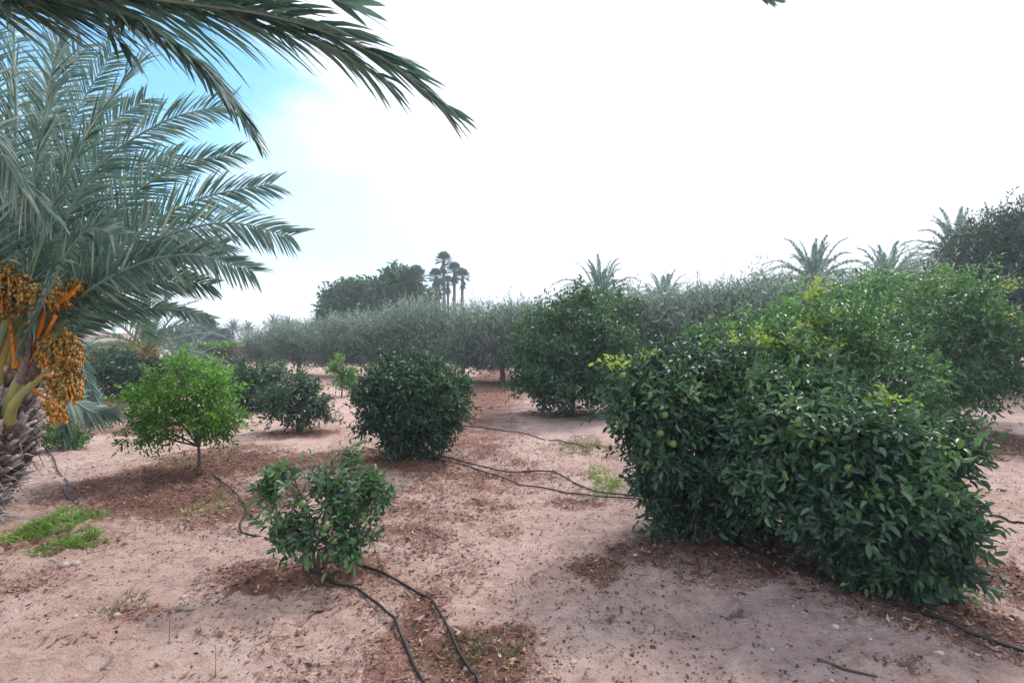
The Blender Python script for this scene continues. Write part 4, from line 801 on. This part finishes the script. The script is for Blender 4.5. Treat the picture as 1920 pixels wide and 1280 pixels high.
def twigs(n, seed, y0, y1, fn, lo, hi, r0, label):
    x, y = scatter(n, y0, y1, fn, seed); r = np.random.default_rng(seed); mb = MB()
    for a, b in zip(x, y):
        l = lo+(hi-lo)*r.random()**2; t = r.random()*6.283; d = np.array([math.cos(t), math.sin(t), 0]); p = np.array([a, b, 0.]); q = np.array([p-d*l/2, p+r.normal(size=3)*l*.08, p+d*l/2]); q[:, 2] = gzd(q[:, 0], q[:, 1])+.004+.006*r.random(3)
        mb.add(*tube(q, [r0, r0*.8, r0*.5], 4), np.clip(.4+.3*r.normal(), 0, 1))
    o = mb.build('twigs', M['straw']); tagp(o, label, 'twigs', kind='stuff')
twigs(900, 41, 2.2, 8, lambda x, y: .25+.75*litp(x, y), .03, .16, .0018, 'thin dry twigs and straws scattered over the soil')
# single stones and sticks one can point at
def stone(px, py, r, label, mat='stone', sq=.7, seed=0):
    D = GD(py); p = W(px, py, D); p[2] = float(gzd(p[0], p[1])); v, f = sphere(np.zeros(3), r, 12, 9, sq)
    v = v*(1+.22*noise3(v[:, 0]/r*1.1+seed*3, v[:, 1]/r*1.1, v[:, 2]/r*1.1, seed))[:, None]*[1.25, .9, 1]+[0, 0, r*.3]; mb = MB(); mb.add(v, f, .6)
    o = mb.build('stone', M[mat], None, smooth=False); o.location = p; tagp(o, label, 'stone')
stone(121, 1057, .028, 'pale stone lying left, one of a touching pair below the grass clump', seed=1)
stone(143, 1054, .024, 'pale stone lying right, one of a touching pair below the grass clump', seed=2)
stone(1193, 1046, .02, 'single pale stone between the brown leaf patch and the big bush', seed=3)
stone(1224, 1207, .014, 'small round black stone on bare soil at lower right', 'black', .95, seed=4)
stone(1762, 1240, .018, 'whitish stone near the bottom edge at right, below the hose', seed=5)
stone(1858, 1128, .03, 'white angular stone at the lower right tip of the nearest bush', seed=6)
stone(1566, 1182, .018, 'greyish stone on the shaded soil below the nearest citrus bush', seed=7)
stone(345, 1108, .02, 'pale stone near the bark piece at lower left', seed=8)
stone(1075, 1236, .015, 'pale stone on the soil at bottom centre right', seed=9)
stone(1092, 775, .06, 'pale flat stone below the central citrus tree', sq=.4, seed=10)
def stick(pts, r, label, name='stick', mat='straw', tint=.3, lift=(0, 0, 0)):
    P = np.array([gp(*p) for p in pts]); P[:, 2] = gzd(P[:, 0], P[:, 1])+r*.8+np.array(lift[:len(P)] if len(lift) >= len(P) else [0]*len(P)); b = P[0].copy(); mb = MB(); mb.add(*tube(spline(P-b, 12), np.linspace(r, r*.55, 12), 6), tint)
    o = mb.build(name, M[mat], None, smooth=True); o.location = b; tagp(o, label, 'stick')
stick([(796, 996), (828, 1002), (858, 1008)], .006, 'brown stick lying on pale soil right of the young bush', tint=.25)
stick([(1532, 1236), (1585, 1255), (1645, 1272)], .009, 'long dark stick near the bottom edge at right', tint=.05)
stick([(2, 1078), (22, 1050), (42, 1028)], .006, 'grey stick at the left edge below the grass clump', tint=.8)
stick([(332, 1136), (346, 1142), (364, 1140)], .014, 'flat grey bark piece on the soil at lower left', tint=.6)
stick([(190, 1252), (204, 1232), (212, 1222)], .009, 'curled grey brown bark bit near the bottom left', tint=.55)
def stalk(px, py, h, label):
    p = gp(px, py); p[2] = float(gzd(p[0], p[1])); mb = MB(); mb.add(*tube(spline([(0, 0, -.01), (.004, 0, h*.5), (-.002, .004, h)], 8), np.linspace(.0022, .0012, 8), 5), .35); mb.add(*sphere(np.array([-.002, .004, h]), .004, 6, 5), .3)
    o = mb.build('dry_stalk', M['straw'], None, True); o.location = p; tagp(o, label, 'stalk')
stalk(317, 1190, .20, 'upright dry stalk at lower left beside the bark piece')
stalk(403, 1256, .16, 'upright dry stalk near the bottom edge, left of centre')
# ------------------------------------------------------------------ grass
def grass(px, py, rx, ry, n, h, label, mat='grass', seed=0, tint=(.45, .25), cat='grass', lean=.85, w=.0035):
    r = np.random.default_rng(seed); D = GD(py); c = gp(px, py); RX = rx/1000*D; RY = max(GD(py-ry)-D, .1); a = r.random(n)*6.283; q = np.sqrt(r.random(n)); k = 1+.4*np.sin(a*3+seed)
    x = c[0]+np.cos(a)*q*RX*k; y = c[1]+np.sin(a)*q*RY*k; keep = noise2(x*9, y*9, seed)+.7*noise2(x*22, y*22, seed+5) > -.25; x, y = x[keep], y[keep]; n = len(x)
    P = np.stack([x, y, gzd(x, y)-.005], -1); d = norm(r.normal(size=(n, 3))*[lean, lean, .1]+[0, 0, 1]); sd = norm(np.cross(d, r.normal(size=(n, 3)))); L = h*(.4+.8*r.random(n))[:, None]*(1.15-.6*q[keep])[:, None]
    o_ = norm(d*[1, 1, 0]+1e-4); p1 = P+d*L*.5; p2 = P+d*L*.85+o_*L*.35
    v = np.stack([P-sd*w, P+sd*w, p1+sd*w*.8, p1-sd*w*.8, p2], 1).reshape(-1, 3)-np.array([c[0], c[1], 0]); o = (np.arange(n)*5)[:, None]
    ob = mk('grass_patch', v, [o+np.array([[0, 1, 2, 3]]), o+np.array([[3, 2, 4]])], M[mat], None, {'tint': np.repeat(np.clip(tint[0]+tint[1]*r.normal(size=n), 0, 1), 5)}); ob.location = (c[0], c[1], 0)
    tagp(ob, label, cat, kind='stuff')
grass(105, 985, 62, 30, 1900, .15, 'bright green grass clump at the foot of the palm trunk', seed=1)
grass(142, 1012, 46, 18, 800, .12, 'bright green grass spilling toward the soil below the palm clump', seed=2)
grass(40, 1000, 30, 16, 700, .08, 'yellowish grass fringe at the left edge', seed=12, tint=(.8, .15))
grass(1145, 905, 55, 24, 1500, .13, 'sparse green grass where the hoses meet, left of the big bush', seed=3, tint=(.6, .25))
grass(1095, 840, 62, 18, 2600, .10, 'dry olive coloured grass patch left of the big dark bush', 'drygrass', seed=4)
grass(905, 1215, 110, 45, 1500, .05, 'low dark dry weeds at the bottom centre', 'drygrass', seed=5, tint=(.1, .2))
grass(375, 868, 60, 14, 900, .05, 'thin grass at the foot of the lime green tree', seed=6, tint=(.5, .3))
grass(650, 845, 45, 18, 700, .12, 'faint dry grass between the young bush and the egg shaped bush', 'drygrass', seed=7)
grass(390, 955, 70, 26, 240, .12, 'few thin green weeds left of the young bush', seed=8, tint=(.7, .2))
grass(240, 1120, 40, 20, 90, .12, 'wispy dry weed on the soil at lower left', 'drygrass', seed=9, tint=(.2, .2))
# ------------------------------------------------------------------ haze
HAZE = 0.0022
if HAZE:
    v, f = boxm(-120, 120, -12, 150, -1.2, 24)
    m_, t = new_mat('haze'); pv = t.nodes.new('ShaderNodeVolumePrincipled'); pv.inputs['Color'].default_value = (0.80, 0.90, 1.0, 1); pv.inputs['Density'].default_value = HAZE; pv.inputs['Anisotropy'].default_value = 0.3
    o = t.nodes.new('ShaderNodeOutputMaterial'); t.links.new(pv.outputs[0], o.inputs['Volume']); hz = mk('haze', v, f, m_); tagp(hz, kind='stuff')
